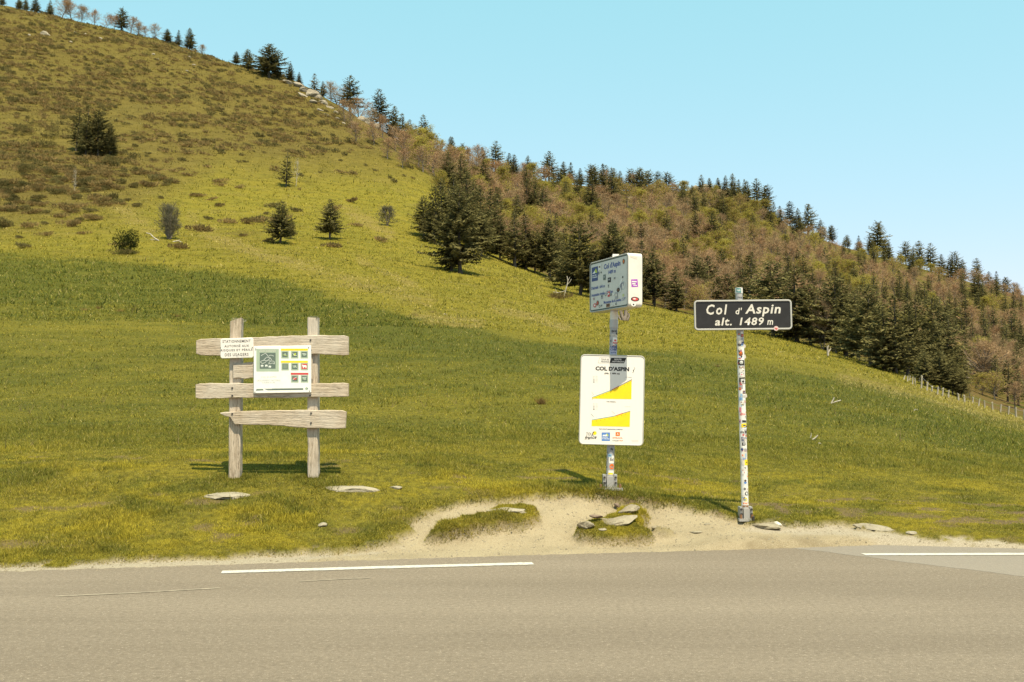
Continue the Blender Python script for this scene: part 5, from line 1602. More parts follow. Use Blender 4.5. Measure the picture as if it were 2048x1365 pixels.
def rand_stickers(parent, R, z0, z1, n, amax=1.15):
    for k in range(n):
        z = z0 + (z1 - z0) * (k + STICK.random()) / n
        base = S_BASE[int(STICK.integers(len(S_BASE)))]; acc = S_ACC[int(STICK.integers(len(S_ACC)))]
        sh = ['rect', 'rect', 'rect', 'disc', 'rect', 'diamond'][int(STICK.integers(6))]
        ink = ['rect', 'word', 'word', 'disc', 'star', 'tri', 'word', None][int(STICK.integers(8))]
        hz = STICK.uniform(0.016, 0.042); ha = STICK.uniform(0.35, 0.8)
        sticker(parent, R, z, STICK.uniform(-amax, amax), hz, ha, base, acc, sh, ink, 0.0002 * (k % 7))


def pole_mesh(name, R, L, mat, collars=()):
    V, Fc = [], []
    sides = 24
    zs = [-0.15, L]
    for z in zs:
        for s in range(sides):
            t = 6.28318 * s / sides
            V.append((R * math.cos(t), R * math.sin(t), z))
    for s in range(sides):
        s2 = (s + 1) % sides
        Fc.append((s, s2, sides + s2, sides + s))
    Fc.append(tuple(range(sides, 2 * sides)))
    return mesh_pd(name, V, Fc, mat, None, False)


def pole_base(parent, R, sc=1.0, plate=0.155):
    """cast foot: a collar with two ribbed cheeks, a base plate and bolts"""
    V, Fc = [], []
    cyl(V, Fc, (0, 0, -0.02), (0, 0, 1), R * 1.28, 0.17 * sc, 20)
    boxv(V, Fc, -0.045 * sc, 0.045 * sc, -R * 1.28 - 0.030, -R * 1.1, -0.02, 0.125 * sc)
    b = part('pole_foot', mesh_pd('pole_foot', V, Fc, P_METAL), parent)
    for s in (-1, 1):
        V, Fc = [], []
        x0, x1 = sorted((s * R * 1.05, s * (R * 1.28 + 0.026 * sc)))
        boxv(V, Fc, x0, x1, -0.06, 0.06, -0.02, 0.15 * sc)
        part('cheek', mesh_pd('cheek', V, Fc, P_METAL), b)
        for z in (0.045, 0.115):
            V, Fc = [], []
            cyl(V, Fc, (s * (R * 1.20 + 0.012 * sc), -0.059, z * sc), (0, -1, 0), 0.014, 0.014, 8)
            part('bolt', mesh_pd('bolt', V, Fc, P_DARKMETAL), b)
    V, Fc = [], []
    boxv(V, Fc, -plate * sc, plate * sc, -plate * 0.8, plate * 0.8, -0.05, -0.018)
    part('base_plate', mesh_pd('base_plate', V, Fc, P_METAL), parent)
    for s in (-1, 1):
        V, Fc = [], []
        cyl(V, Fc, (s * (plate - 0.03) * sc, -plate * 0.6, -0.02), (0, 0, 1), 0.016, 0.05, 8)
        part('anchor_bolt', mesh_pd('anchor_bolt', V, Fc, P_BROWN), parent)


# --- cycling pass sign post: profile board below, tilted box above
TY = 13.0
p0 = at(1219.5, 978, TY)
tb = Vector((p0.x, TY, float(ground(p0.x, TY)) + 0.03))
tour = tag(empty('sign_post', tb), 'grey stickered post with white profile board and a sideways box sign on top', 'sign post')
ptop = at(1231, 514, TY)
lean = math.atan2(ptop.x - tb.x, ptop.z - tb.z)
LEN = (ptop - tb).length
M_POLE = paint('galvanised_pole', (0.40, 0.38, 0.35), 0.45, 0.5, 0.2)
pole = part('pole', pole_mesh('pole', 0.050, LEN, M_POLE), tour, (0, 0, 0), (0, lean, 0))
pole_base(tour, 0.050)
zof = lambda py: (at(1225, py, TY).z - tb.z)
V, Fc = [], []
cyl(V, Fc, (0, 0, zof(656)), (0, 0, 1), 0.056, zof(640) - zof(656), 20); part('collar', mesh_pd('collar', V, Fc, P_METAL), pole)
V, Fc = [], []
cyl(V, Fc, (0, 0, zof(640)), (0, 0, 1), 0.052, zof(624) - zof(640), 20); part('sleeve', mesh_pd('sleeve', V, Fc, S_CREAM), pole)
V, Fc = [], []
boxv(V, Fc, -0.04, 0.04, -0.04, 0.04, LEN - 0.03, LEN + 0.03); part('pole_cap', mesh_pd('pole_cap', V, Fc, P_BOX), pole)
R0 = 0.050
sticker(pole, R0, zof(664), 0.1, 0.05, 1.2, S_GREY, P_INK, 'rect', 'word'); sticker(pole, R0, zof(668), 0.85, 0.022, 0.35, P_INK, S_GREY, 'diamond', None, 0.0006)
sticker(pole, R0, zof(671), -0.2, 0.013, 1.0, S_CREAM, P_INK, 'rect', 'word', 0.0006)
sticker(pole, R0, zof(682), -0.8, 0.03, 0.45, S_GREY, P_SLATE, 'disc', 'disc', 0.0004); sticker(pole, R0, zof(681), 0.45, 0.034, 0.7, S_WHITE, P_RED, 'rect', 'disc', 0.0006)
sticker(pole, R0, zof(686), 0.6, 0.011, 0.75, P_RED, S_WHITE, 'rect', 'word', 0.0009)
sticker(pole, R0, zof(692), 0.0, 0.032, 0.65, S_WHITE, P_ORANGE, 'tri', 'tri', 0.0006); sticker(pole, R0, zof(694), 0.95, 0.04, 0.4, S_GREY, P_NAVY, 'rect', 'rect', 0.0003)
sticker(pole, R0, zof(706), 0.0, 0.02, 1.1, paint('lilac_sticker', (0.42, 0.42, 0.52)), P_NAVY, 'rect', 'word')
sl = sticker(pole, R0, zof(699), 0.0, 0.030, 1.1, paint('lilac_sticker', (0.42, 0.42, 0.52)), P_NAVY, 'rect', None, 0.0003)
for tx_, zc_ in (('NGR', 695), ('OBI', 700)):
    me = text_mesh(tx_, -0.9, 0.9, zof(zc_ + 2), zof(zc_ - 2.3), P_NAVY, 0, 0.03)
    n_ = len(me.vertices); co = np.empty(n_ * 3, np.float32); me.vertices.foreach_get('co', co); co = co.reshape(-1, 3)
    aa = co[:, 0].copy(); co[:, 0] = (R0 + 0.003) * np.sin(aa); co[:, 1] = -(R0 + 0.003) * np.cos(aa); me.vertices.foreach_set('co', co.ravel())
    part('lettering', me, pole)
sticker(pole, R0, zof(899), 0.1, 0.05, 1.2, S_GREY, P_INK, 'rect', 'star'); sticker(pole, R0, zof(911), -0.3, 0.02, 0.5, S_SKY, P_NAVY, 'rect', 'word', 0.0005)
sticker(pole, R0, zof(919), 0.3, 0.05, 0.75, S_WHITE, P_INK, 'rect', 'word', 0.0004); sticker(pole, R0, zof(933), 0.35, 0.036, 0.62, P_ORANGE, P_BROWN, 'disc', 'star', 0.0008)
sticker(pole, R0, zof(944), 0.25, 0.02, 0.8, S_WHITE, S_GREY, 'rect', None, 0.0006); sticker(pole, R0, zof(950), 0.1, 0.028, 0.6, P_YELLOW, S_GREY, 'rect', 'word', 0.0009); sticker(pole, R0, zof(958), 0.4, 0.03, 0.9, S_CREAM, S_GREY, 'rect', None, 0.0003); sticker(pole, R0, zof(957), -0.75, 0.02, 0.5, S_WHITE, P_INK, 'rect', 'word', 0.0007)
for zq in (905, 920, 935, 948, 690, 672):
    sticker(pole, R0, zof(zq), -1.15, 0.02, 0.3, S_GREY, P_INK, 'rect', 'word', 0.0002)

# profile board
BY = TY - 0.075
roll = math.radians(1.55)
c0, tc_ = roll_conv(1223.7, 800.3, BY, roll, 1140, 695, 6.66)
bw, bh = 128.6 * BY / F_PX, 179.5 * BY / F_PX


def ribbed_board():
    n = NT('ribbed_white_board')
    wv = n.n('ShaderNodeTexWave', wave_type='BANDS', bands_direction='X')
    wv.inputs['Scale'].default_value = 19.0
    n.l(n.coord('Object'), wv.inputs[0])
    c = n.mix(n.ramp(wv.outputs[1], 0.80, 0.98, 0.0, 0.5), (0.76, 0.71, 0.63), (0.62, 0.56, 0.46))
    return n.bsdf(c, 0.45, 0.3, 0.0, n.bump(wv.outputs[1], 0.25, 0.002))


board = part('profile_board', slab('profile_board', rounded(bw, bh, 0.055), -0.012, 0.012, ribbed_board()), tour, c0 - tb, (0, roll, 0), 'white upright board with black title and two yellow climb profiles')
part('board_rim', rim_mesh('board_rim', rounded(bw, bh, 0.055)[::1], 0.014, -0.017, 0.013, P_RIM), board)
pb = Print(board, -0.012, tc_)
pb.lines([[(393, 140), (545, 140), (526, 210), (374, 210), (393, 140)]], 0.003, P_GREYPRINT, 1)
pb.poly([(548, 140), (750, 142), (718, 214), (528, 210)], P_INK, 1, 'title_plate')
pb.text('TOUR DE', 412, 151, 516, 175, P_GREYPRINT, 2, 0.03); pb.text('FRANCE', 412, 179, 516, 202, P_GREYPRINT, 2, 0.03)
pb.text('ROUTE', 592, 151, 684, 175, P_WHITE, 2, 0.03); pb.text('HISTORIQUE', 560, 181, 716, 206, P_WHITE, 2, 0.03)
pb.text("COL D'ASPIN", 338, 252, 786, 322, P_INK, 1, 0.05)
pb.text("(Alt. 1 489 m)", 458, 335, 660, 370, P_INK, 1, 0.04)
for y0 in (388, 750):
    for k in range(5):
        pb.rect(306, y0 + k * 18, 326, y0 + k * 18 + 5 + k, (P_PALEGREY, P_PALEGREY, P_GREYPRINT, P_GREYPRINT, P_INK)[k], 1, 'legend_mark')
        pb.rect(338, y0 + k * 18 + 1, 368, y0 + k * 18 + 4, P_PALEGREY, 1, 'legend_mark')
prof1 = [(294, 668), (375, 638), (560, 567), (640, 524), (730, 478), (820, 432)]
pb.poly(prof1 + [(816, 692), (290, 684)], P_YELLOW, 1, 'climb_profile')
pb.lines([prof1[:3]], 0.009, P_TEAL, 2); pb.lines([prof1[2:4]], 0.010, P_RED, 2); pb.lines([prof1[3:]], 0.010, P_GREYPRINT, 2)
prof2 = [(290, 968), (420, 945), (560, 922), (612, 910), (700, 880), (800, 850)]
pb.poly(prof2 + [(794, 1060), (284, 1050)], P_YELLOW, 1, 'climb_profile')
pb.lines([prof2[:4]], 0.008, P_TEAL, 2); pb.lines([prof2[3:5]], 0.009, P_RED, 2); pb.lines([prof2[4:]], 0.008, P_GREYPRINT, 2)
for prf, n_ in ((prof1, 12), (prof2, 10)):
    xs_, ys_ = zip(*prf)
    for k in range(n_):
        x = xs_[0] + 6 + (xs_[-1] - xs_[0] - 10) * k / (n_ - 1); y = float(np.interp(x, xs_, ys_))
        pb.rect(x - 2.0, y + 18, x + 2.0, y + 30, P_INK, 2, 'profile_tick')
        pb.lines([[(x - 4, y - 26), (x + 3, y - 18)]], 0.002, P_GREYPRINT, 1, 'profile_tick')
pb.lines([[(286, 594), (314, 634)], [(284, 890), (316, 926)], [(552, 850), (596, 888)], [(278, 888), (306, 920)]], 0.003, P_GREYPRINT, 1)
pb.text("Col d'Aspin", 738, 394, 818, 406, P_INK, 1, 0.02); pb.text("Col d'Aspin", 728, 787, 806, 798, P_GREYPRINT, 1, 0.01)
pb.text("PAR ARREAU", 488, 718, 610, 736, P_INK, 1, 0.02); pb.text("PAR SAINTE-MARIE-DE-CAMPAN", 385, 1081, 698, 1104, P_INK, 1, 0.02)
pb.disc(328, 1143, 26, 26, P_YELLOW, 1, 'round_emblem')
pb.text("TOU", 215, 1134, 300, 1176, P_INK, 2, 0.0, 0.1); pb.text("r", 296, 1122, 322, 1174, P_INK, 2, 0.02, 0.5); pb.text("france", 196, 1172, 352, 1226, P_INK, 2, 0.015, 0.35, 1.0, 0.10); pb.text("de", 296, 1164, 318, 1180, P_INK, 3, 0.0, 0.2)
pb.rect(420, 1134, 532, 1248, P_BLUE, 1, 'region_emblem')
pb.poly([(428, 1178), (448, 1164), (470, 1168), (484, 1152), (500, 1168), (512, 1184), (470, 1184)], P_BRIGHT, 2, 'region_emblem'); pb.poly([(482, 1156), (494, 1146), (516, 1184), (500, 1184)], P_LIME, 3, 'region_emblem')
pb.text("HAUTES-", 428, 1190, 505, 1206, P_BRIGHT, 2, 0.02); pb.text("PYRÉNÉES", 428, 1208, 526, 1227, P_BRIGHT, 2, 0.02)
pb.rect(606, 1130, 663, 1182, P_ORANGE, 1, 'sponsor_emblem'); pb.poly([(622, 1166), (634, 1140), (646, 1166), (640, 1166), (634, 1154), (628, 1166)], P_BRIGHT, 2, 'sponsor_emblem')
pb.text("STRAVA", 566, 1196, 698, 1220, P_ORANGE, 1, 0.03); pb.text("CYCLEN", 563, 1236, 646, 1253, P_INK, 1, 0.02); pb.text("TRIP", 648, 1236, 704, 1253, P_ORANGE, 1, 0.02)
pb.rect(812, 1241, 910, 1244, P_PALEGREY); pb.rect(820, 1256, 910, 1259, P_PALEGREY)
pb.lines([[(832, 342), (846, 325), (838, 310), (850, 300), (846, 318)], [(852, 296), (864, 282)], [(856, 272), (858, 266)]], 0.005, P_INK, 1, 'scribble')
for zz in (-0.42, 0.42):
    V, Fc = [], []
    boxv(V, Fc, -0.10, 0.10, 0.012, 0.10, zz - 0.02, zz + 0.02)
    part('bracket', mesh_pd('bracket', V, Fc, P_METAL), board)

# box sign
TH = math.radians(69.0)
BW, BH, BT = 1.12, 0.685, 0.20
bc = at(1230.5, 569, TY)
boxs = part('box_sign', None, tour, bc - tb, (0, math.radians(1.0), -TH), 'white box sign with pale blue face, seen from its side')
bpy.data.objects.remove(boxs)


def box_mesh():
    V, Fc = [], []
    P = rounded(BW, BH, 0.045, 5); n = len(P)
    rings = [(-BT / 2, 0.006), (-BT / 2 + 0.006, 0.0), (BT / 2 - 0.006, 0.0), (BT / 2, 0.006)]
    for y, ins in rings:
        s1 = (BW - 2 * ins) / BW; s2 = (BH - 2 * ins) / BH
        V += [(x * s1, y, z * s2) for x, z in P]
    for k in range(3):
        for i in range(n):
            j = (i + 1) % n
            Fc.append((k * n + i, (k + 1) * n + i, (k + 1) * n + j, k * n + j))
    Fc.append(tuple(range(n))); Fc.append(tuple(range(3 * n, 4 * n))[::-1])
    Fc = [f[::-1] for f in Fc]
    return mesh_pd('box_sign', V, Fc, P_BOX)


boxs = part('box_sign', box_mesh(), tour, bc - tb, (0, math.radians(1.0), -TH), 'white box sign with pale blue face, turned sideways to the road')
part('edge_trim', rim_mesh('edge_trim', rounded(BW - 0.004, BH - 0.004, 0.045), 0.013, -BT / 2 - 0.006, -BT / 2 + 0.002, P_RIM), boxs)
part('face_border', rim_mesh('face_border', rounded(BW - 0.034, BH - 0.034, 0.035), 0.016, -BT / 2 - 0.004, -BT / 2 - 0.001, P_BOXEDGE), boxs)
part('face_panel', slab('face_panel', rounded(BW - 0.066, BH - 0.066, 0.02), -BT / 2 - 0.002, -BT / 2 - 0.0005, P_BOXFACE, 0.0005, chamfer=0.0004), boxs)
IWX, IHZ = BW - 0.066, BH - 0.066


def bu(u, v):
    u = u * 1.08 / (1 * (1 - u) + 1.08 * u)
    return ((u - 0.5) * IWX, (0.5 - v) * IHZ)


px_ = Print(boxs, -BT / 2 - 0.0022, bu)
px_.text("Col d'Aspin", 0.36, 0.056, 0.82, 0.205, P_BLUELET, 1, 0.045); px_.text("1489 m", 0.48, 0.215, 0.69, 0.30, P_BLUELET, 1, 0.045)
px_.text("Dénivelé : 644 m", 0.015, 0.485, 0.385, 0.556, P_BLUELET, 1, 0.045); px_.text("Ascension totale : 12,5 km", 0.015, 0.64, 0.61, 0.722, P_BLUELET, 1, 0.045)
px_.text("Moyenne de la pente : 5 %", 0.355, 0.845, 0.965, 0.93, P_BLUELET, 1, 0.045)
px_.rect(0.025, 0.065, 0.195, 0.375, P_NAVY, 1, 'region_emblem')
px_.poly([(0.04, 0.20), (0.08, 0.175), (0.11, 0.14), (0.13, 0.19), (0.10, 0.21)], P_BRIGHT, 2, 'region_emblem'); px_.poly([(0.105, 0.16), (0.145, 0.10), (0.18, 0.20), (0.14, 0.205)], P_LIME, 2, 'region_emblem')
px_.text("HAUTES-", 0.045, 0.235, 0.165, 0.265, P_BRIGHT, 2, 0.03); px_.text("PYRÉNÉES", 0.045, 0.275, 0.178, 0.305, P_BRIGHT, 2, 0.03)
cyc = lambda x, y, r: [(x + r * math.cos(6.283 * k / 14), y + r * 1.5 * math.sin(6.283 * k / 14)) for k in range(15)]
px_.lines([cyc(0.90, 0.60, 0.055), cyc(0.80, 0.665, 0.05)], 0.004, P_TEAL, 1)
px_.lines([[(0.80, 0.66), (0.84, 0.56), (0.90, 0.54), (0.90, 0.60)], [(0.84, 0.56), (0.86, 0.68)], [(0.86, 0.47), (0.81, 0.53), (0.84, 0.60), (0.86, 0.68)]], 0.008, P_NAVY, 2)
px_.poly([(0.80, 0.545), (0.83, 0.48), (0.875, 0.45), (0.885, 0.475), (0.85, 0.53), (0.82, 0.57)], S_WHITE, 3, 'cyclist_drawing'); px_.disc(0.885, 0.425, 0.016, 0.022, P_INK, 3, 'cyclist_drawing')
for (u, v, a, b, m1, m2, sh) in ((0.91, 0.105, 0.032, 0.055, P_BROWN, P_ORANGE, 'd'), (0.25, 0.10, 0.035, 0.06, S_WHITE, P_BROWN, 'r'), (0.22, 0.22, 0.02, 0.035, P_NAVY, S_GREY, 'd'), (0.29, 0.22, 0.015, 0.02, P_INK, P_INK, 'd'), (0.38, 0.34, 0.034, 0.058, P_SLATE, S_GREY, 'r'), (0.515, 0.42, 0.042, 0.05, P_INK, S_GREY, 'r'), (0.66, 0.41, 0.022, 0.02, S_GREY, P_INK, 'r'), (0.49, 0.545, 0.012, 0.035, S_GREY, P_INK, 'r'),
                                  (0.76, 0.67, 0.04, 0.045, P_INK, P_BROWN, 'd'), (0.71, 0.78, 0.04, 0.07, S_GREY, S_CREAM, 'r'), (0.64, 0.74, 0.02, 0.025, S_WHITE, S_WHITE, 'd'), (0.90, 0.80, 0.025, 0.025, P_LIME, S_WHITE, 'd'), (0.50, 0.72, 0.03, 0.055, P_RED, S_WHITE, 'r'), (0.41, 0.72, 0.022, 0.03, P_SLATE, S_WHITE, 'd'), (0.56, 0.74, 0.02, 0.03, P_SLATE, S_GREY, 'd'), (0.31, 0.745, 0.026, 0.05, S_GREY, P_SLATE, 'r'), (0.09, 0.76, 0.02, 0.03, S_GREY, P_RED, 'd'), (0.19, 0.865, 0.035, 0.055, P_BROWN, P_RED, 'd'), (0.115, 0.905, 0.042, 0.045, P_RED, S_WHITE, 'd'), (0.245, 0.945, 0.02, 0.03, P_SLATE, S_WHITE, 'd'), (0.30, 0.935, 0.018, 0.024, S_GREY, P_INK, 'd'), (0.48, 0.955, 0.05, 0.035, P_BROWN, P_INK, 'r'), (0.70, 0.955, 0.014, 0.025, P_SLATE, P_INK, 'd'), (0.60, 0.975, 0.03, 0.015, S_CREAM, S_WHITE, 'r')):
    if sh == 'd':
        px_.disc(u, v, a, b, m1, 4, 'sticker'); px_.disc(u, v, a * 0.5, b * 0.5, m2, 5, 'sticker')
    else:
        px_.rect(u - a, v - b, u + a, v + b, m1, 4, 'sticker'); px_.rect(u - a * 0.6, v - b * 0.5, u + a * 0.5, v + b * 0.2, m2, 5, 'sticker')


def side_print(pts, mat, layer, name='sticker'):
    """on the end wall (+x) of the box: s 0..1 from front to back, v 0..1 downwards"""
    V = [(BW / 2 + 0.0012 * layer, -BT / 2 + s * BT, (0.5 - v) * BH) for s, v in pts]
    return part(name, mesh_pd(name, V, [list(range(len(V)))[::-1]], mat), boxs)


side_print([(0.19, 0.495), (0.64, 0.485), (0.68, 0.625), (0.22, 0.635)], P_PURPLE, 1)
for q in ((0.24, 0.52, 0.58, 0.545), (0.26, 0.56, 0.50, 0.585), (0.34, 0.595, 0.60, 0.61)):
    side_print([(q[0], q[1]), (q[2], q[1]), (q[2], q[3]), (q[0], q[3])], S_WHITE, 2)
el = lambda s, v, a, b: [(s + a * math.cos(6.283 * k / 16), v + b * math.sin(6.283 * k / 16)) for k in range(16)]
side_print(el(0.47, 0.855, 0.30, 0.042), P_INK, 1); side_print(el(0.47, 0.855, 0.22, 0.028), P_RED, 2); side_print(el(0.42, 0.85, 0.10, 0.012), S_WHITE, 3)
side_print(el(0.36, 0.955, 0.17, 0.036), S_WHITE, 1); side_print(el(0.36, 0.955, 0.06, 0.014), P_INK, 2)
side_print([(0.12, 0.05), (0.62, 0.07), (0.60, 0.12), (0.14, 0.085)], S_CREAM, 1)

# --- black pass sign
KY = 12.2
p0 = at(1490.5, 1037, KY)
kb = Vector((p0.x, KY, float(ground(p0.x, KY)) + 0.01))
blk = tag(empty('sign_post', kb), 'tall pole plastered with white stickers carrying a black name plate with slanted letters', 'sign post')
ptop = at(1477.5, 577, KY)
lean = math.atan2(ptop.x - kb.x, ptop.z - kb.z); LEN = (ptop - kb).length
kp = part('pole', pole_mesh('pole', 0.043, LEN, M_POLE), blk, (0, 0, 0), (0, lean, 0))
pole_base(blk, 0.043, 0.8, 0.115)
zk = lambda py: at(1484, py, KY).z - kb.z
V, Fc = [], []
cyl(V, Fc, (0, 0, LEN - 0.065), (0, 0, 1), 0.047, 0.07, 18); part('pole_cap', mesh_pd('pole_cap', V, Fc, P_BOX), kp)
sticker(kp, 0.047, LEN - 0.03, -0.25, 0.028, 0.65, paint('sea_green_sticker', (0.10, 0.25, 0.24)), S_WHITE, 'rect', 'word', 0.001)
sticker(kp, 0.043, zk(596), 0.0, 0.018, 1.0, S_GREY, P_INK, 'rect', 'word')
# white backing layer of overlapping stickers, then the coloured ones
for k in range(30):
    z = zk(1024) + (zk(672) - zk(1024)) * (k + 0.5) / 30
    sticker(kp, 0.043, z, STICK.uniform(-0.25, 0.25), 0.040, 1.35, (S_WHITE if z < zk(700) else S_CREAM) if STICK.random() < 0.85 else S_CREAM, S_ACC[int(STICK.integers(len(S_ACC)))], 'rect', 'word' if STICK.random() < 0.4 else None, 0.0)
rand_stickers(kp, 0.0435, zk(1026), zk(668), 52)
SP = [(672, 0.4, 0.02, 0.5, P_BROWN, P_RED, 'rect', 'disc'), (668, -0.5, 0.03, 0.5, S_GREY, P_SLATE, 'rect', 'disc'), (691, -0.25, 0.008, 0.5, P_INK, S_GREY, 'rect', None), (708, -0.2, 0.032, 0.6, P_INK, P_ORANGE, 'disc', 'disc'), (708, -0.2, 0.022, 0.42, P_ORANGE, P_RED, 'disc', None), (726, -0.05, 0.032, 0.95, P_INK, S_WHITE, 'rect', 'disc'),
      (762, 0.15, 0.040, 0.95, P_INK, S_WHITE, 'rect', None), (763, 0.3, 0.028, 0.65, S_WHITE, P_INK, 'rect', 'disc'), (768, -0.4, 0.018, 0.4, P_RED, P_ORANGE, 'disc', None), (785, 0.5, 0.02, 0.45, P_BROWN, P_NAVY, 'rect', 'disc'), (778, -0.7, 0.016, 0.4, P_RED, P_LIME, 'rect', 'word'), (798, -0.5, 0.02, 0.5, S_SKY, P_BLUE, 'rect', 'word'), (810, -0.1, 0.014, 0.5, P_YELLOW, P_INK, 'tri', 'word'), (820, -0.75, 0.03, 0.3, S_PINK, P_BROWN, 'rect', None),
      (843, 0.3, 0.013, 0.6, P_INK, S_GREY, 'rect', None), (851, 0.25, 0.024, 0.8, P_YELLOW, P_INK, 'rect', 'star'), (870, -0.1, 0.018, 0.4, P_RED, P_BROWN, 'star', None), (880, -0.2, 0.024, 0.5, S_GREY, P_NAVY, 'disc', 'tri'), (888, -0.05, 0.018, 0.5, P_INK, S_GREY, 'rect', 'rect'), (899, -0.55, 0.026, 0.4, P_NAVY, P_PURPLE, 'diamond', None), (925, 0.55, 0.034, 0.55, P_YELLOW, P_INK, 'rect', 'tri'), (926, -0.35, 0.024, 0.4, S_CREAM, P_ORANGE, 'rect', None), (945, -0.5, 0.03, 0.5, P_RED, S_WHITE, 'diamond', 'rect'), (987, 0.35, 0.022, 0.5, P_INK, S_WHITE, 'disc', 'disc'), (999, 0.0, 0.024, 0.5, P_YELLOW, S_GREY, 'disc', 'disc'), (1015, 0.0, 0.028, 0.95, P_BROWN, S_GREY, 'rect', 'star')]
for (py, a, hz, ha, m1, m2, sh, ink) in SP:
    sticker(kp, 0.043, zk(py), a, hz, ha, m1, m2, sh, ink, 0.0022)
for py, s in ((694, 1), (715, 1), (793, 1)):                      # peeling corners that stick out to the right
    V = [(0.038, -0.02, zk(py + 4)), (0.062, -0.015, zk(py + 1)), (0.056, -0.02, zk(py - 4)), (0.038, -0.025, zk(py - 6))]
    part('sticker', mesh_pd('sticker', V, [(0, 1, 2, 3)], S_CREAM), kp, label='peeling sticker corner')
# plate
PY_ = KY - 0.075
roll = math.radians(-0.55)
c0, kc = roll_conv(1485.6, 630.5, PY_, roll, 1370, 560, 8.53)
kw, kh = 196.0 * PY_ / F_PX, 60.5 * PY_ / F_PX
plate = part('name_plate', slab('name_plate', rounded(kw, kh, 0.045), -0.012, 0.012, [P_BLACK]), blk, c0 - kb, (0, roll, 0), 'black plate with pale rim and white slanted letters')
part('plate_rim', rim_mesh('plate_rim', rounded(kw, kh, 0.045), 0.020, -0.022, 0.014, P_RIM), plate)
pk = Print(plate, -0.0125, kc)
for tx, x0, y0, x1, y1, b in (("Col", 357, 424, 718, 596, 0.022), ("d'", 856, 480, 970, 590, 0.016), ("Aspin", 1018, 420, 1632, 626, 0.022), ("alt.", 503, 650, 795, 782, 0.02), ("1489", 925, 646, 1345, 776, 0.02), ("m", 1396, 690, 1500, 770, 0.016)):
    pk.text(tx, x0, y0, x1, y1, P_WHITELET, 1, b, 0.18, 1.12 if tx != "Col" else 1.28)
pk.c = lambda a, b: kc(a, b)
part('sticker', mesh_pd('sticker', [(kc(1546 + 42 * math.cos(6.283 * k / 16), 832 + 40 * math.sin(6.283 * k / 16))[0], -0.0235, kc(1546 + 42 * math.cos(6.283 * k / 16), 832 + 40 * math.sin(6.283 * k / 16))[1]) for k in range(16)], [list(range(16))], paint('pale_pink_sticker', (0.62, 0.45, 0.40))), plate)
part('sticker', mesh_pd('sticker', [(kc(x, y)[0], -0.0245, kc(x, y)[1]) for x, y in ((1515, 820), (1575, 830), (1550, 860))], [(0, 1, 2)], P_RED), plate)
for zz in (-0.10, 0.10):
    V, Fc = [], []
    boxv(V, Fc, -0.08, 0.08, 0.012, 0.09, zz - 0.018, zz + 0.018)
    part('bracket', mesh_pd('bracket', V, Fc, P_METAL), plate)
V, Fc = [], []
cyl(V, Fc, (0, 0, -0.02), (0, 0, 1), 0.016, 0.07, 8)
pq = at(1507, 1045, KY - 0.1)
tag(link(bpy.data.objects.new('bolt_stub', mesh_pd('bolt_stub', V, Fc, P_DARKMETAL))), 'short dark anchor stub beside the foot of the black sign pole', 'bolt').location = (pq.x, pq.y, float(ground(pq.x, pq.y)))


# ------------------------------------------------------------------ stones, slabs, wood on the ground
def rock_mat(name, c1, c2, c3):
    n = NT(name)
    f = n.noise(4.0, 6, 0.65, n.coord()); g = n.noise(23, 5, 0.65, n.coord())
    c = n.mix(n.ramp(f, 0.35, 0.68), c1, c2)
    c = n.mix(n.ramp(g, 0.56, 0.72, 0, 0.8), c, c3)
    return n.bsdf(c, 0.92, 0.1, 0.0, n.bump(n.math('ADD', f, n.math('MULTIPLY', g, 0.4)), 0.8, 0.05))


M_ROCK = rock_mat('pale_limestone', (0.20, 0.165, 0.11), (0.30, 0.255, 0.175), (0.12, 0.10, 0.065))
M_ROCKG = rock_mat('grey_outcrop_rock', (0.22, 0.18, 0.125), (0.33, 0.285, 0.21), (0.12, 0.10, 0.065))
M_CONC = rock_mat('weathered_concrete', (0.25, 0.215, 0.15), (0.33, 0.285, 0.205), (0.16, 0.14, 0.10))
M_RUST = rock_mat('rusty_brown_stone', (0.15, 0.105, 0.075), (0.22, 0.16, 0.115), (0.09, 0.065, 0.05))


def rock(name, seed, sx, sy, sz, mat, cuts=5, rough=0.18, sub=3):
    import bmesh
    r = np.random.default_rng(seed)
    bm = bmesh.new()
    bmesh.ops.create_icosphere(bm, subdivisions=sub, radius=1.0)
    co = np.array([v.co[:] for v in bm.verts])
    fc = np.array([[v.index for v in f.verts] for f in bm.faces])
    bm.free()
    for _ in range(cuts):
        nv = r.normal(size=3); nv /= np.linalg.norm(nv); d = r.uniform(0.45, 0.85)
        over = np.maximum(co @ nv - d, 0)
        co = co - over[:, None] * nv * 0.92
    co = co * (1 + rough * (fbm(co[:, 0] * 2 + seed, co[:, 1] * 2 + co[:, 2] * 1.7, 3) - 0.5))[:, None]
    co = co * [sx, sy, sz]
    return mesh_np(name, co, fc, mat, False)


def hit_low(x, y, ymin):
    q = None
    while q is None:
        q = hit(x, y, Z, ymin); y += 2
    return q


def put(name, me, px, py, label, cat, group=None, rot=(0, 0, 0), dz=0.0, ymin=9.0):
    p = hit_low(px, py, ymin)
    o = bpy.data.objects.new(name, me)
    o.location = (p[0], p[1], p[2] + dz); o.rotation_euler = rot
    return tag(link(o), label, cat, group)


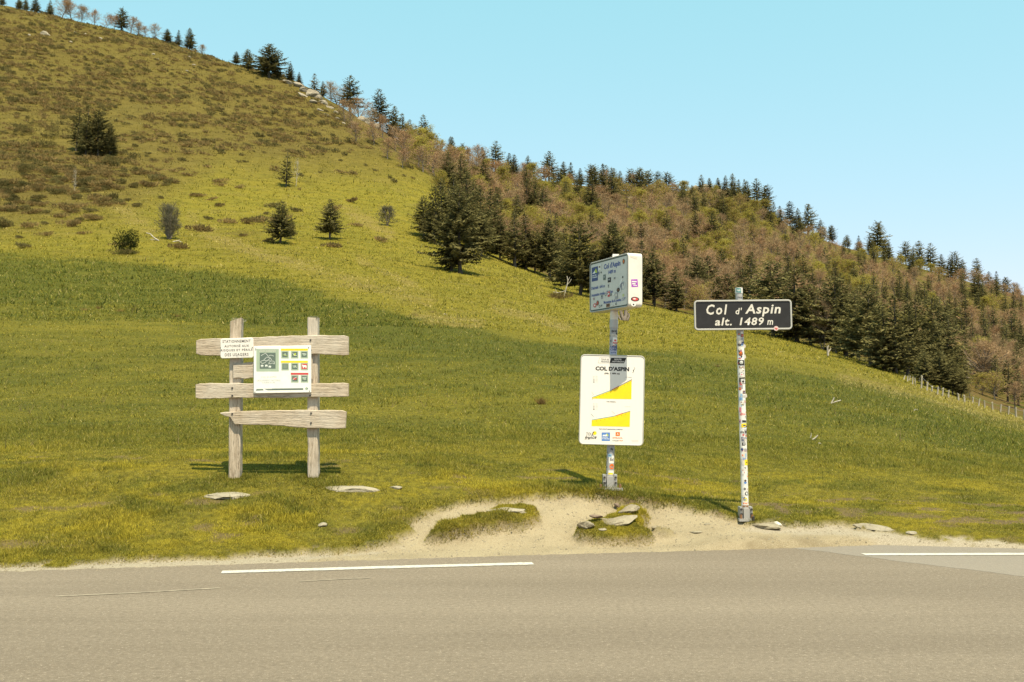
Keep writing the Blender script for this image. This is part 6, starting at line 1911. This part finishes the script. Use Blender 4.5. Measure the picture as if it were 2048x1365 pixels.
put('concrete_slab', rock('concrete_slab', 3, 0.34, 0.20, 0.05, M_CONC, 9, 0.5), 463, 990, 'flat pale slab sunk in the grass below the left post', 'slab', None, (0.05, 0, 0.05), -0.012)
put('concrete_slab', rock('concrete_slab', 4, 0.44, 0.15, 0.07, M_CONC, 9, 0.5), 690, 977, 'long pale slab sloping right, below the right post', 'slab', None, (0, 0.06, -0.12), -0.015)
put('concrete_slab', rock('concrete_slab', 5, 0.10, 0.06, 0.03, M_CONC, 3, 0.2), 793, 977, 'small pale slab piece right of the long sloping slab', 'slab', None, (0, 0, -0.1), 0.0)
put('stone', rock('stone', 6, 0.055, 0.05, 0.03, M_CONC, 4, 0.2), 645, 1052, 'lone small grey stone in the grass near the road', 'stone', None, (0, 0, 0.4), 0.01)
put('concrete_slab', rock('concrete_slab', 7, 0.27, 0.14, 0.05, M_CONC, 9, 0.5), 1012, 1020, 'flat pale slab on top of the long grass mound', 'slab', None, (0.1, 0, 0.1), -0.03)
put('rock', rock('rock', 8, 0.25, 0.19, 0.075, M_ROCK, 14, 0.7), 1232, 1042, 'broad flat rock embedded in the small grass mound', 'rock', None, (0.12, -0.20, 0.5), -0.02)
put('rock', rock('rock', 9, 0.15, 0.09, 0.06, M_ROCK, 14, 0.7), 1258, 1026, 'angular pale rock tilted on top of the small grass mound', 'rock', None, (0.1, -0.35, 0.5), 0.025)
put('rock', rock('rock', 10, 0.10, 0.08, 0.06, M_ROCK, 9, 0.5), 1172, 1054, 'rounded pale rock at the left end of the small grass mound', 'rock', None, (0, 0, 0.2), 0.01)
put('rock', rock('rock', 11, 0.06, 0.05, 0.02, M_ROCK, 5, 0.25), 1205, 1060, 'small pale chip below the flat brown stone', 'rock', None, (0, 0, 0.7), 0.005)
put('stone', rock('stone', 12, 0.085, 0.06, 0.022, M_RUST, 3, 0.1), 1193, 1042, 'flat brown disc-like stone on the small grass mound', 'stone', None, (0, 0.1, 0), 0.05)
put('stone', rock('stone', 13, 0.055, 0.04, 0.03, M_RUST, 5, 0.2), 1236, 1018, 'small brown stone left of the tilted pale rock', 'stone', None, (0, 0.5, 0.2), 0.04)
put('rock', rock('rock', 14, 0.22, 0.15, 0.06, M_ROCK, 10, 0.5), 1532, 1048, 'flat pale rock in the dirt right of the black sign pole', 'rock', None, (0, 0, -0.2), -0.025)
put('rock', rock('rock', 15, 0.06, 0.035, 0.03, paint('white_rock_chip', (0.62, 0.57, 0.47)), 5, 0.2), 1555, 1050, 'white chip at the right tip of the flat pale rock', 'rock', None, (0, 0.2, -0.5), 0.01)
put('rock', rock('rock', 16, 0.09, 0.06, 0.012, M_ROCK, 4, 0.2), 1394, 1064, 'low pale stone bedded in the middle of the dirt', 'rock', None, (0, 0, 0), 0.0)
put('rock', rock('rock', 17, 0.05, 0.03, 0.012, M_ROCK, 4, 0.2), 1414, 1049, 'small pale stone behind the low one in the dirt', 'rock', None, (0, 0, 0.3), 0.0)
put('concrete_slab', rock('concrete_slab', 18, 0.30, 0.07, 0.05, M_CONC, 9, 0.3), 1760, 1055, 'narrow grey kerb stone angled in the grass at the right', 'slab', None, (0, 0.10, -0.30), -0.012)
put('stone', rock('stone', 19, 0.07, 0.05, 0.025, M_CONC, 4, 0.2), 1822, 1067, 'small grey stone right of the angled kerb stone', 'stone', None, (0, 0, 0), 0.005)
put('rock', rock('rock', 20, 0.05, 0.03, 0.022, M_ROCK, 4, 0.2), 1310, 1056, 'small pale stone in the thin grass right of the mound', 'rock', None, (0, 0, 0), 0.0)

# pebbles in the trodden dirt and on the shoulder
r_ = np.random.default_rng(77)
pv, pf = [], []
tet = np.array([(0, 0, 1.0), (0.94, 0, -0.1), (-0.47, 0.82, -0.1), (-0.47, -0.82, -0.1), (0.1, 0.1, -0.8)])
tf = [(0, 1, 2), (0, 2, 3), (0, 3, 1), (1, 4, 2), (2, 4, 3), (3, 4, 1)]
n_p = 0
for _ in range(26000):
    X = r_.uniform(-6.2, 6.2); Y = r_.uniform(9.6, 13.2)
    if float(sample(bare, X, Y)) < 0.5 or Y < float(edge_y(X)) - 0.15: continue
    s = 0.003 + 0.018 * r_.random() ** 4
    a = r_.random() * 6.28; ca, sa = math.cos(a), math.sin(a)
    v = tet * [s * r_.uniform(0.8, 1.6), s, s * r_.uniform(0.4, 0.8)]
    v = np.stack([v[:, 0] * ca - v[:, 1] * sa, v[:, 0] * sa + v[:, 1] * ca, v[:, 2]], 1) + [X, Y, float(ground(X, Y))]
    k = len(pv) * 5; pv.append(v); pf += [(k + f[0], k + f[1], k + f[2]) for f in tf]
    n_p += 1
me = mesh_np('gravel', np.concatenate(pv), np.array(pf), M_ROCK)
tag(link(bpy.data.objects.new('gravel', me)), kind='stuff')


# --- fence at the right edge of the pasture
M_STAKE = bark_mat('grey_stake_wood', (0.26, 0.225, 0.165), (0.38, 0.335, 0.26))
fp0 = hit(1842, 776, Z, 30)
fence = tag(empty('fence', tuple(fp0)), 'wire fence of weathered stakes running down beside the wood at the right', 'fence')
FP = [(1842, 776, 25, 3), (1853, 780, 17, 3), (1863, 783, 11, 2), (1874, 788, 15, 3), (1884, 791, 15, 3), (1896, 794, 14, 2), (1917, 800, 13, 0), (1929, 803, 14, 0), (1944, 806, 12, 3), (1956, 811, 14, 4), (1969, 815, 14, 0), (1985, 819, 15, 0), (2000, 824, 16, 3), (2016, 829, 17, 3), (2032, 835, 20, 0), (2049, 840, 20, 0), (2070, 846, 20, 2)]
tops = []
FR = np.random.default_rng(4)
for (x, y, h, ln) in FP:
    p = hit_low(x, y + 1, 30)
    s = p[1] / F_PX
    V, Fc = [], []
    w = 0.042
    boxv(V, Fc, -w, w, -w, w, -0.2, h * s)
    V = [(a + (c > 0) * ln * s * 0.9 + FR.normal(0, 0.008), b, c + (FR.normal(0, 0.03) if c > 0 else 0)) for a, b, c in V]
    part('post', mesh_pd('post', V, Fc, M_STAKE), fence, (p[0] - fp0[0], p[1] - fp0[1], p[2] - fp0[2]))
    tops.append(np.array([p[0] - fp0[0] + ln * s * 0.8, p[1] - fp0[1] - 0.05, p[2] - fp0[2]]) + np.array([0, 0, h * s]))
V, Fc = [], []
for lvl in (0.92, 0.55):
    for a, b, ha, hb in zip(tops[:-1], tops[1:], FP[:-1], FP[1:]):
        sa = 0.065 * ha[2] * 0.9; sb = 0.065 * hb[2] * 0.9
        tube(V, Fc, a - [0, 0, (1 - lvl) * sa], b - [0, 0, (1 - lvl) * sb], 0.004, 0.004, 3)
part('wire', mesh_pd('wire', V, Fc, P_METAL), fence)


def sticks(name, polys, mat, px, py, label, cat, group=None, ymin=20):
    """polylines in picture units round a foot point, each with a radius in metres"""
    p = hit(px, py, Z, ymin); s = p[1] / F_PX
    V, Fc = [], []
    for pl, r0 in polys:
        for k in range(len(pl) - 1):
            a = np.array([pl[k][0] * s, pl[k][2] * s if len(pl[k]) > 2 else 0, pl[k][1] * s]); b = np.array([pl[k + 1][0] * s, pl[k + 1][2] * s if len(pl[k + 1]) > 2 else 0, pl[k + 1][1] * s])
            tube(V, Fc, a, b, r0 * (1 - 0.35 * k / max(1, len(pl) - 1)), r0 * (1 - 0.35 * (k + 1) / max(1, len(pl) - 1)), 5)
    o = bpy.data.objects.new(name, mesh_pd(name, V, Fc, mat, None, True))
    o.location = tuple(p)
    return tag(link(o), label, cat, group)


# bleached stakes left of the fence
for (x, y, h, ln, lab) in ((1807, 760, 9, 4, 'leaning bleached stake, leftmost of the tangle before the fence'), (1815, 763, 11, 1, 'short bleached stake right of the leaning one'), (1819, 762, 10, 2, 'thin bleached stake in the tangle'), (1825, 769, 15, 1, 'tall bleached stake at the front of the tangle'), (1831, 772, 16, -1, 'straight bleached stake at the front right of the tangle'), (1838, 764, 15, 2, 'bleached stake at the back of the tangle')):
    sticks('stake', [([(0, -1), (ln * 0.5, h * 0.5), (ln, h)], 0.05)], M_DEADWOOD, x, y, lab, 'stake', 'bleached stakes by the wood')
sticks('bleached_branch', [([(0, -1), (2, 8), (4, 18), (6, 24), (8, 34), (6, 44)], 0.09), ([(3, 14), (-4, 12), (-14, 10), (-22, 12)], 0.06), ([(6, 26), (12, 32), (15, 38)], 0.05), ([(8, 34), (12, 42)], 0.04), ([(-14, 10), (-18, 18)], 0.04)], M_DEADWOOD, 1128, 596, 'bleached forked branch leaning up from the grass before the fir row', 'branch')
d_ = hit(1113, 596, Z, 12)[1] / F_PX
thing_mesh('ground_shrub', leaf_blob('ground_shrub', 14 * d_, 40 * d_, 90, 500, 0.28, M_HEATH, 5, spiky=0.8), 1113, 598, 'brown scrub round the bleached forked branch', 'bush')
sticks('root_stump', [([(0, -1), (-4, 8), (-6, 18), (-3, 26)], 0.22), ([(0, 0), (4, 10), (3, 22), (6, 28)], 0.25), ([(-5, 0), (-10, 6), (-12, 12)], 0.14), ([(6, 0), (10, 8), (9, 16)], 0.14), ([(2, 14), (10, 20), (16, 26)], 0.05), ([(-4, 14), (-10, 20)], 0.05)], M_BEECHBARK, 1248, 642, 'torn brown root stump in the grass just under the box sign', 'stump')
sticks('forked_stump', [([(0, -1), (0, 10), (-1, 20)], 0.11), ([(0, 6), (4, 12), (6, 16)], 0.08), ([(0, 8), (-1, 14), (2, 22)], 0.06)], M_DEADWOOD, 1656, 713, 'bleached forked stump at the edge of the dark firs', 'stump')
sticks('driftwood', [([(0, 0), (4, 7), (7, 13)], 0.028), ([(0, 0), (9, 4), (20, 7)], 0.025)], M_DEADWOOD, 1662, 808, 'two crossed white sticks lying in the right meadow', 'branch')
sticks('driftwood', [([(0, 0), (6, 4), (11, 9)], 0.019), ([(-4, 4), (-2, 10), (-3, 14)], 0.012)], M_DEADWOOD, 1625, 880, 'white stick standing out of the right meadow, nearest the road', 'branch')
sticks('driftwood', [([(0, 1), (4, 0.6), (7, -2)], 0.014)], M_DEADWOOD, 1637, 888, 'small white stick below the standing one', 'branch', None, 15)
sticks('driftwood', [([(0, 0), (3, 3), (8, 1)], 0.019)], M_DEADWOOD, 1828, 822, 'curved white stick in the meadow near the fence', 'branch')
sticks('fallen_branch', [([(0, 0), (-10, 6), (-18, 14), (-26, 16)], 0.10), ([(0, 0), (-8, 2), (-18, 3)], 0.06)], M_DEADWOOD, 318, 482, 'fallen pale branch left of the tall bare bush', 'branch')
sticks('fallen_branch', [([(0, 0), (10, 2), (20, -2), (26, -6)], 0.08), ([(4, 1), (14, 4)], 0.05)], M_DEADWOOD, 346, 484, 'fallen pale branch right of the tall bare bush', 'branch')


def straw_tuft(h, w, seed, n):
    r = np.random.default_rng(seed); out = []
    for k in range(n):
        a = r.random() * 6.283; b = np.array([math.cos(a), math.sin(a), 0]) * w * 0.25 * r.random()
        d = np.array([math.cos(a), math.sin(a), 0]) * w * 0.5 * r.random()
        t = b + d + [0, 0, h * (0.5 + 0.5 * r.random())]
        n_ = np.array([-math.sin(a), math.cos(a), 0]) * 0.006
        out += [b - n_, b + n_, t]
    return mesh_np('straw_tuft', np.array(out), np.arange(len(out)).reshape(-1, 3), M_STRAW)


M_RUSHES = leaf_mat('rusty_grass', (0.22, 0.125, 0.045), (0.28, 0.18, 0.07))
d_ = hit(1083, 808, Z, 12)[1] / F_PX
tu = straw_tuft(17 * d_, 34 * d_, 1, 150); tu.materials.clear(); tu.materials.append(M_RUSHES)
put('grass_tuft', tu, 1083, 809, 'rusty dry grass tuft alone in the middle meadow', 'grass tuft')
TL = ((185, 619, 'rusty tuft row at the left meadow, first'), (235, 625, 'rusty tuft left of the middle of the left meadow'), (330, 622, 'rusty tuft in the left meadow above the frame'), (350, 628, 'rusty tuft beside the other above the frame'))
SB = np.random.default_rng(12)
for (x, y, w, lab) in ((170, 622, 26, 'rusty grass tuft, leftmost in the left meadow'), (196, 618, 18, 'small rusty tuft right of the leftmost'), (240, 624, 30, 'wide rusty tuft in the left meadow'), (268, 622, 22, 'rusty tuft joined to the wide one'), (355, 634, 34, 'rusty tuft above the left post'), (830, 632, 30, 'straw tuft in the meadow right of the frame'), (866, 626, 26, 'straw tuft further right of the frame'), (1435, 734, 20, 'pale straw tuft left of the black sign pole')):
    d_ = hit(x, y, Z, 12)[1] / F_PX
    t_ = straw_tuft(9 * d_, w * d_, int(x), 90); t_.materials.clear(); t_.materials.append(M_STRAW if 'straw' in lab else M_RUSHES)
    put('grass_tuft', t_, x, y, lab, 'grass tuft', 'dry tufts in the meadow', ymin=15)
# pale stalks scattered in the meadow
sv = []
for k in range(900):
    x = SB.uniform(-40, 2090); y = SB.uniform(520, 900)
    p = hit(x, y, Z, 14)
    if p is None or p[1] > 140 or float(sample(forest, p[0], p[1])) > 0.3: continue
    if SB.random() > 0.5 * smooth(25, 60, p[1]) + 0.12: continue
    h = SB.uniform(0.10, 0.42); w = 0.006 + 0.00012 * p[1]
    for q in range(int(SB.integers(1, 4))):
        t = p + np.array([SB.normal(0, 0.35) * h, SB.normal(0, 0.3) * h, h * SB.uniform(0.4, 1)]); b = p + np.array([SB.normal(0, 0.05), 0, -0.02])
        sv += [b - [w, 0, 0], b + [w, 0, 0], t]
me = mesh_np('dry_stalks', np.array(sv), np.arange(len(sv)).reshape(-1, 3), M_STRAW)
tag(link(bpy.data.objects.new('dry_stalks', me)), kind='stuff')


# --- rocks on the ridge
def outcrop(name, px, py, label, rocks):
    p = hit_low(px, py, 60)
    root = tag(empty(name, tuple(p)), label, 'rock outcrop')
    for k, (x, y, w, h) in enumerate(rocks):
        q = hit_low(x, y, 60)
        s = q[1] / F_PX
        c = bpy.data.objects.new('rock', rock('rock', 200 + k + int(px), w * s / 2, w * s * 0.4, h * s / 2 * 1.1, M_ROCKG, 7, 0.4))
        c.location = (q[0] - p[0], q[1] - p[1], q[2] - p[2]); c.rotation_euler = (0, 0.35, FR.random() * 0.5)
        link(c, root)


outcrop('rock_outcrop', 615, 190, 'upper grey rock outcrop on the ridge below the pair of firs', [(578, 168, 30, 10), (598, 174, 34, 12), (612, 184, 30, 16), (625, 192, 34, 22), (634, 196, 22, 18), (606, 192, 26, 12), (648, 208, 22, 12), (660, 216, 20, 9), (642, 222, 16, 8), (655, 232, 18, 8), (628, 206, 20, 9), (672, 226, 14, 8)])
outcrop('rock_outcrop', 735, 232, 'lower grey rock outcrop beside the tall ragged fir', [(722, 222, 22, 20), (736, 228, 26, 26), (752, 236, 22, 20), (742, 240, 20, 14), (726, 236, 14, 12), (712, 250, 14, 8), (780, 232, 14, 16)])
outcrop('rock_outcrop', 1405, 388, 'pale crag on the top of the wooded hill', [(1392, 382, 30, 22), (1412, 384, 36, 26), (1434, 388, 30, 22), (1452, 390, 34, 24), (1470, 394, 30, 20), (1490, 398, 24, 16)])
outcrop('rock_outcrop', 1275, 402, 'small pale crag among trees on the wooded hill', [(1262, 398, 26, 10), (1284, 404, 30, 12), (1310, 408, 36, 16), (1335, 414, 26, 14)])
outcrop('rock_outcrop', 1955, 668, 'pale rocks among the dark trees at the right', [(1940, 660, 20, 14), (1955, 662, 22, 16), (1970, 672, 14, 12), (1998, 696, 12, 12)])
RL = ((91, 70, 26, 'largest pale rock on the upper left slope'), (59, 71, 10, 'small pale rock left of the largest slope rock'), (200, 78, 12, 'pale rock on the upper slope under the bare birches'), (141, 85, 10, 'low pale rock between the largest one and the birches'), (170, 69, 9, 'small pale rock just below the ridge birches'), (308, 110, 10, 'pale rock under the three ridge firs'), (316, 120, 9, 'smaller pale rock below the one under the three firs'), (388, 131, 9, 'pale rock right of the three ridge firs'), (379, 115, 8, 'pale rock touching the ridge right of the three firs'), (374, 143, 8, 'lowest pale rock below the three ridge firs'),
      (150, 66, 8, 'tiny pale rock close to the ridge birches'), (255, 68, 8, 'pale rock at the foot of the lopsided pine'), (688, 248, 12, 'pale scree block between the two outcrops'), (675, 238, 12, 'scree block just under the upper outcrop'))
for k, (x, y, w, lab) in enumerate(RL):
    p = hit(x, y, Z, 60)
    if p is None: continue
    s = p[1] / F_PX
    put('rock', rock('rock', 300 + k, w * s / 2, w * s / 3, w * s * 0.28, M_ROCKG, 6, 0.4, 2), x, y, lab, 'rock', 'pale rocks on the upper slope', (0, 0.3, 0), 0.05, 60)
put('stone', rock('stone', 60, 0.16, 0.12, 0.09, M_ROCK, 5, 0.3), 890, 630, 'single pale stone in the meadow right of the frame', 'stone', None, (0, 0, 0), 0.02, 20)


# ------------------------------------------------------------------ labels that would still be shared: name the place in the row
by_label = {}
for o in SC.objects:
    if o.parent is None and o.get('label'):
        by_label.setdefault((o['label'], o.get('group', '')), []).append(o)
ORD = ['first', 'second', 'third', 'fourth', 'fifth', 'sixth', 'seventh', 'eighth', 'ninth', 'tenth', 'eleventh', 'twelfth', 'thirteenth', 'fourteenth', 'fifteenth', 'sixteenth']
for (lab, grp), os_ in by_label.items():
    if len(os_) < 2: continue
    os_.sort(key=lambda o: o.location.x / o.location.y)
    for k, o in enumerate(os_):
        if k < len(ORD):
            o['label'] = lab + ', ' + ORD[k] + ' from left'
        else:
            o['label'] = lab + ', ' + (ORD[len(os_) - 1 - k] if len(os_) - 1 - k < len(ORD) else 'middle') + ' from right'
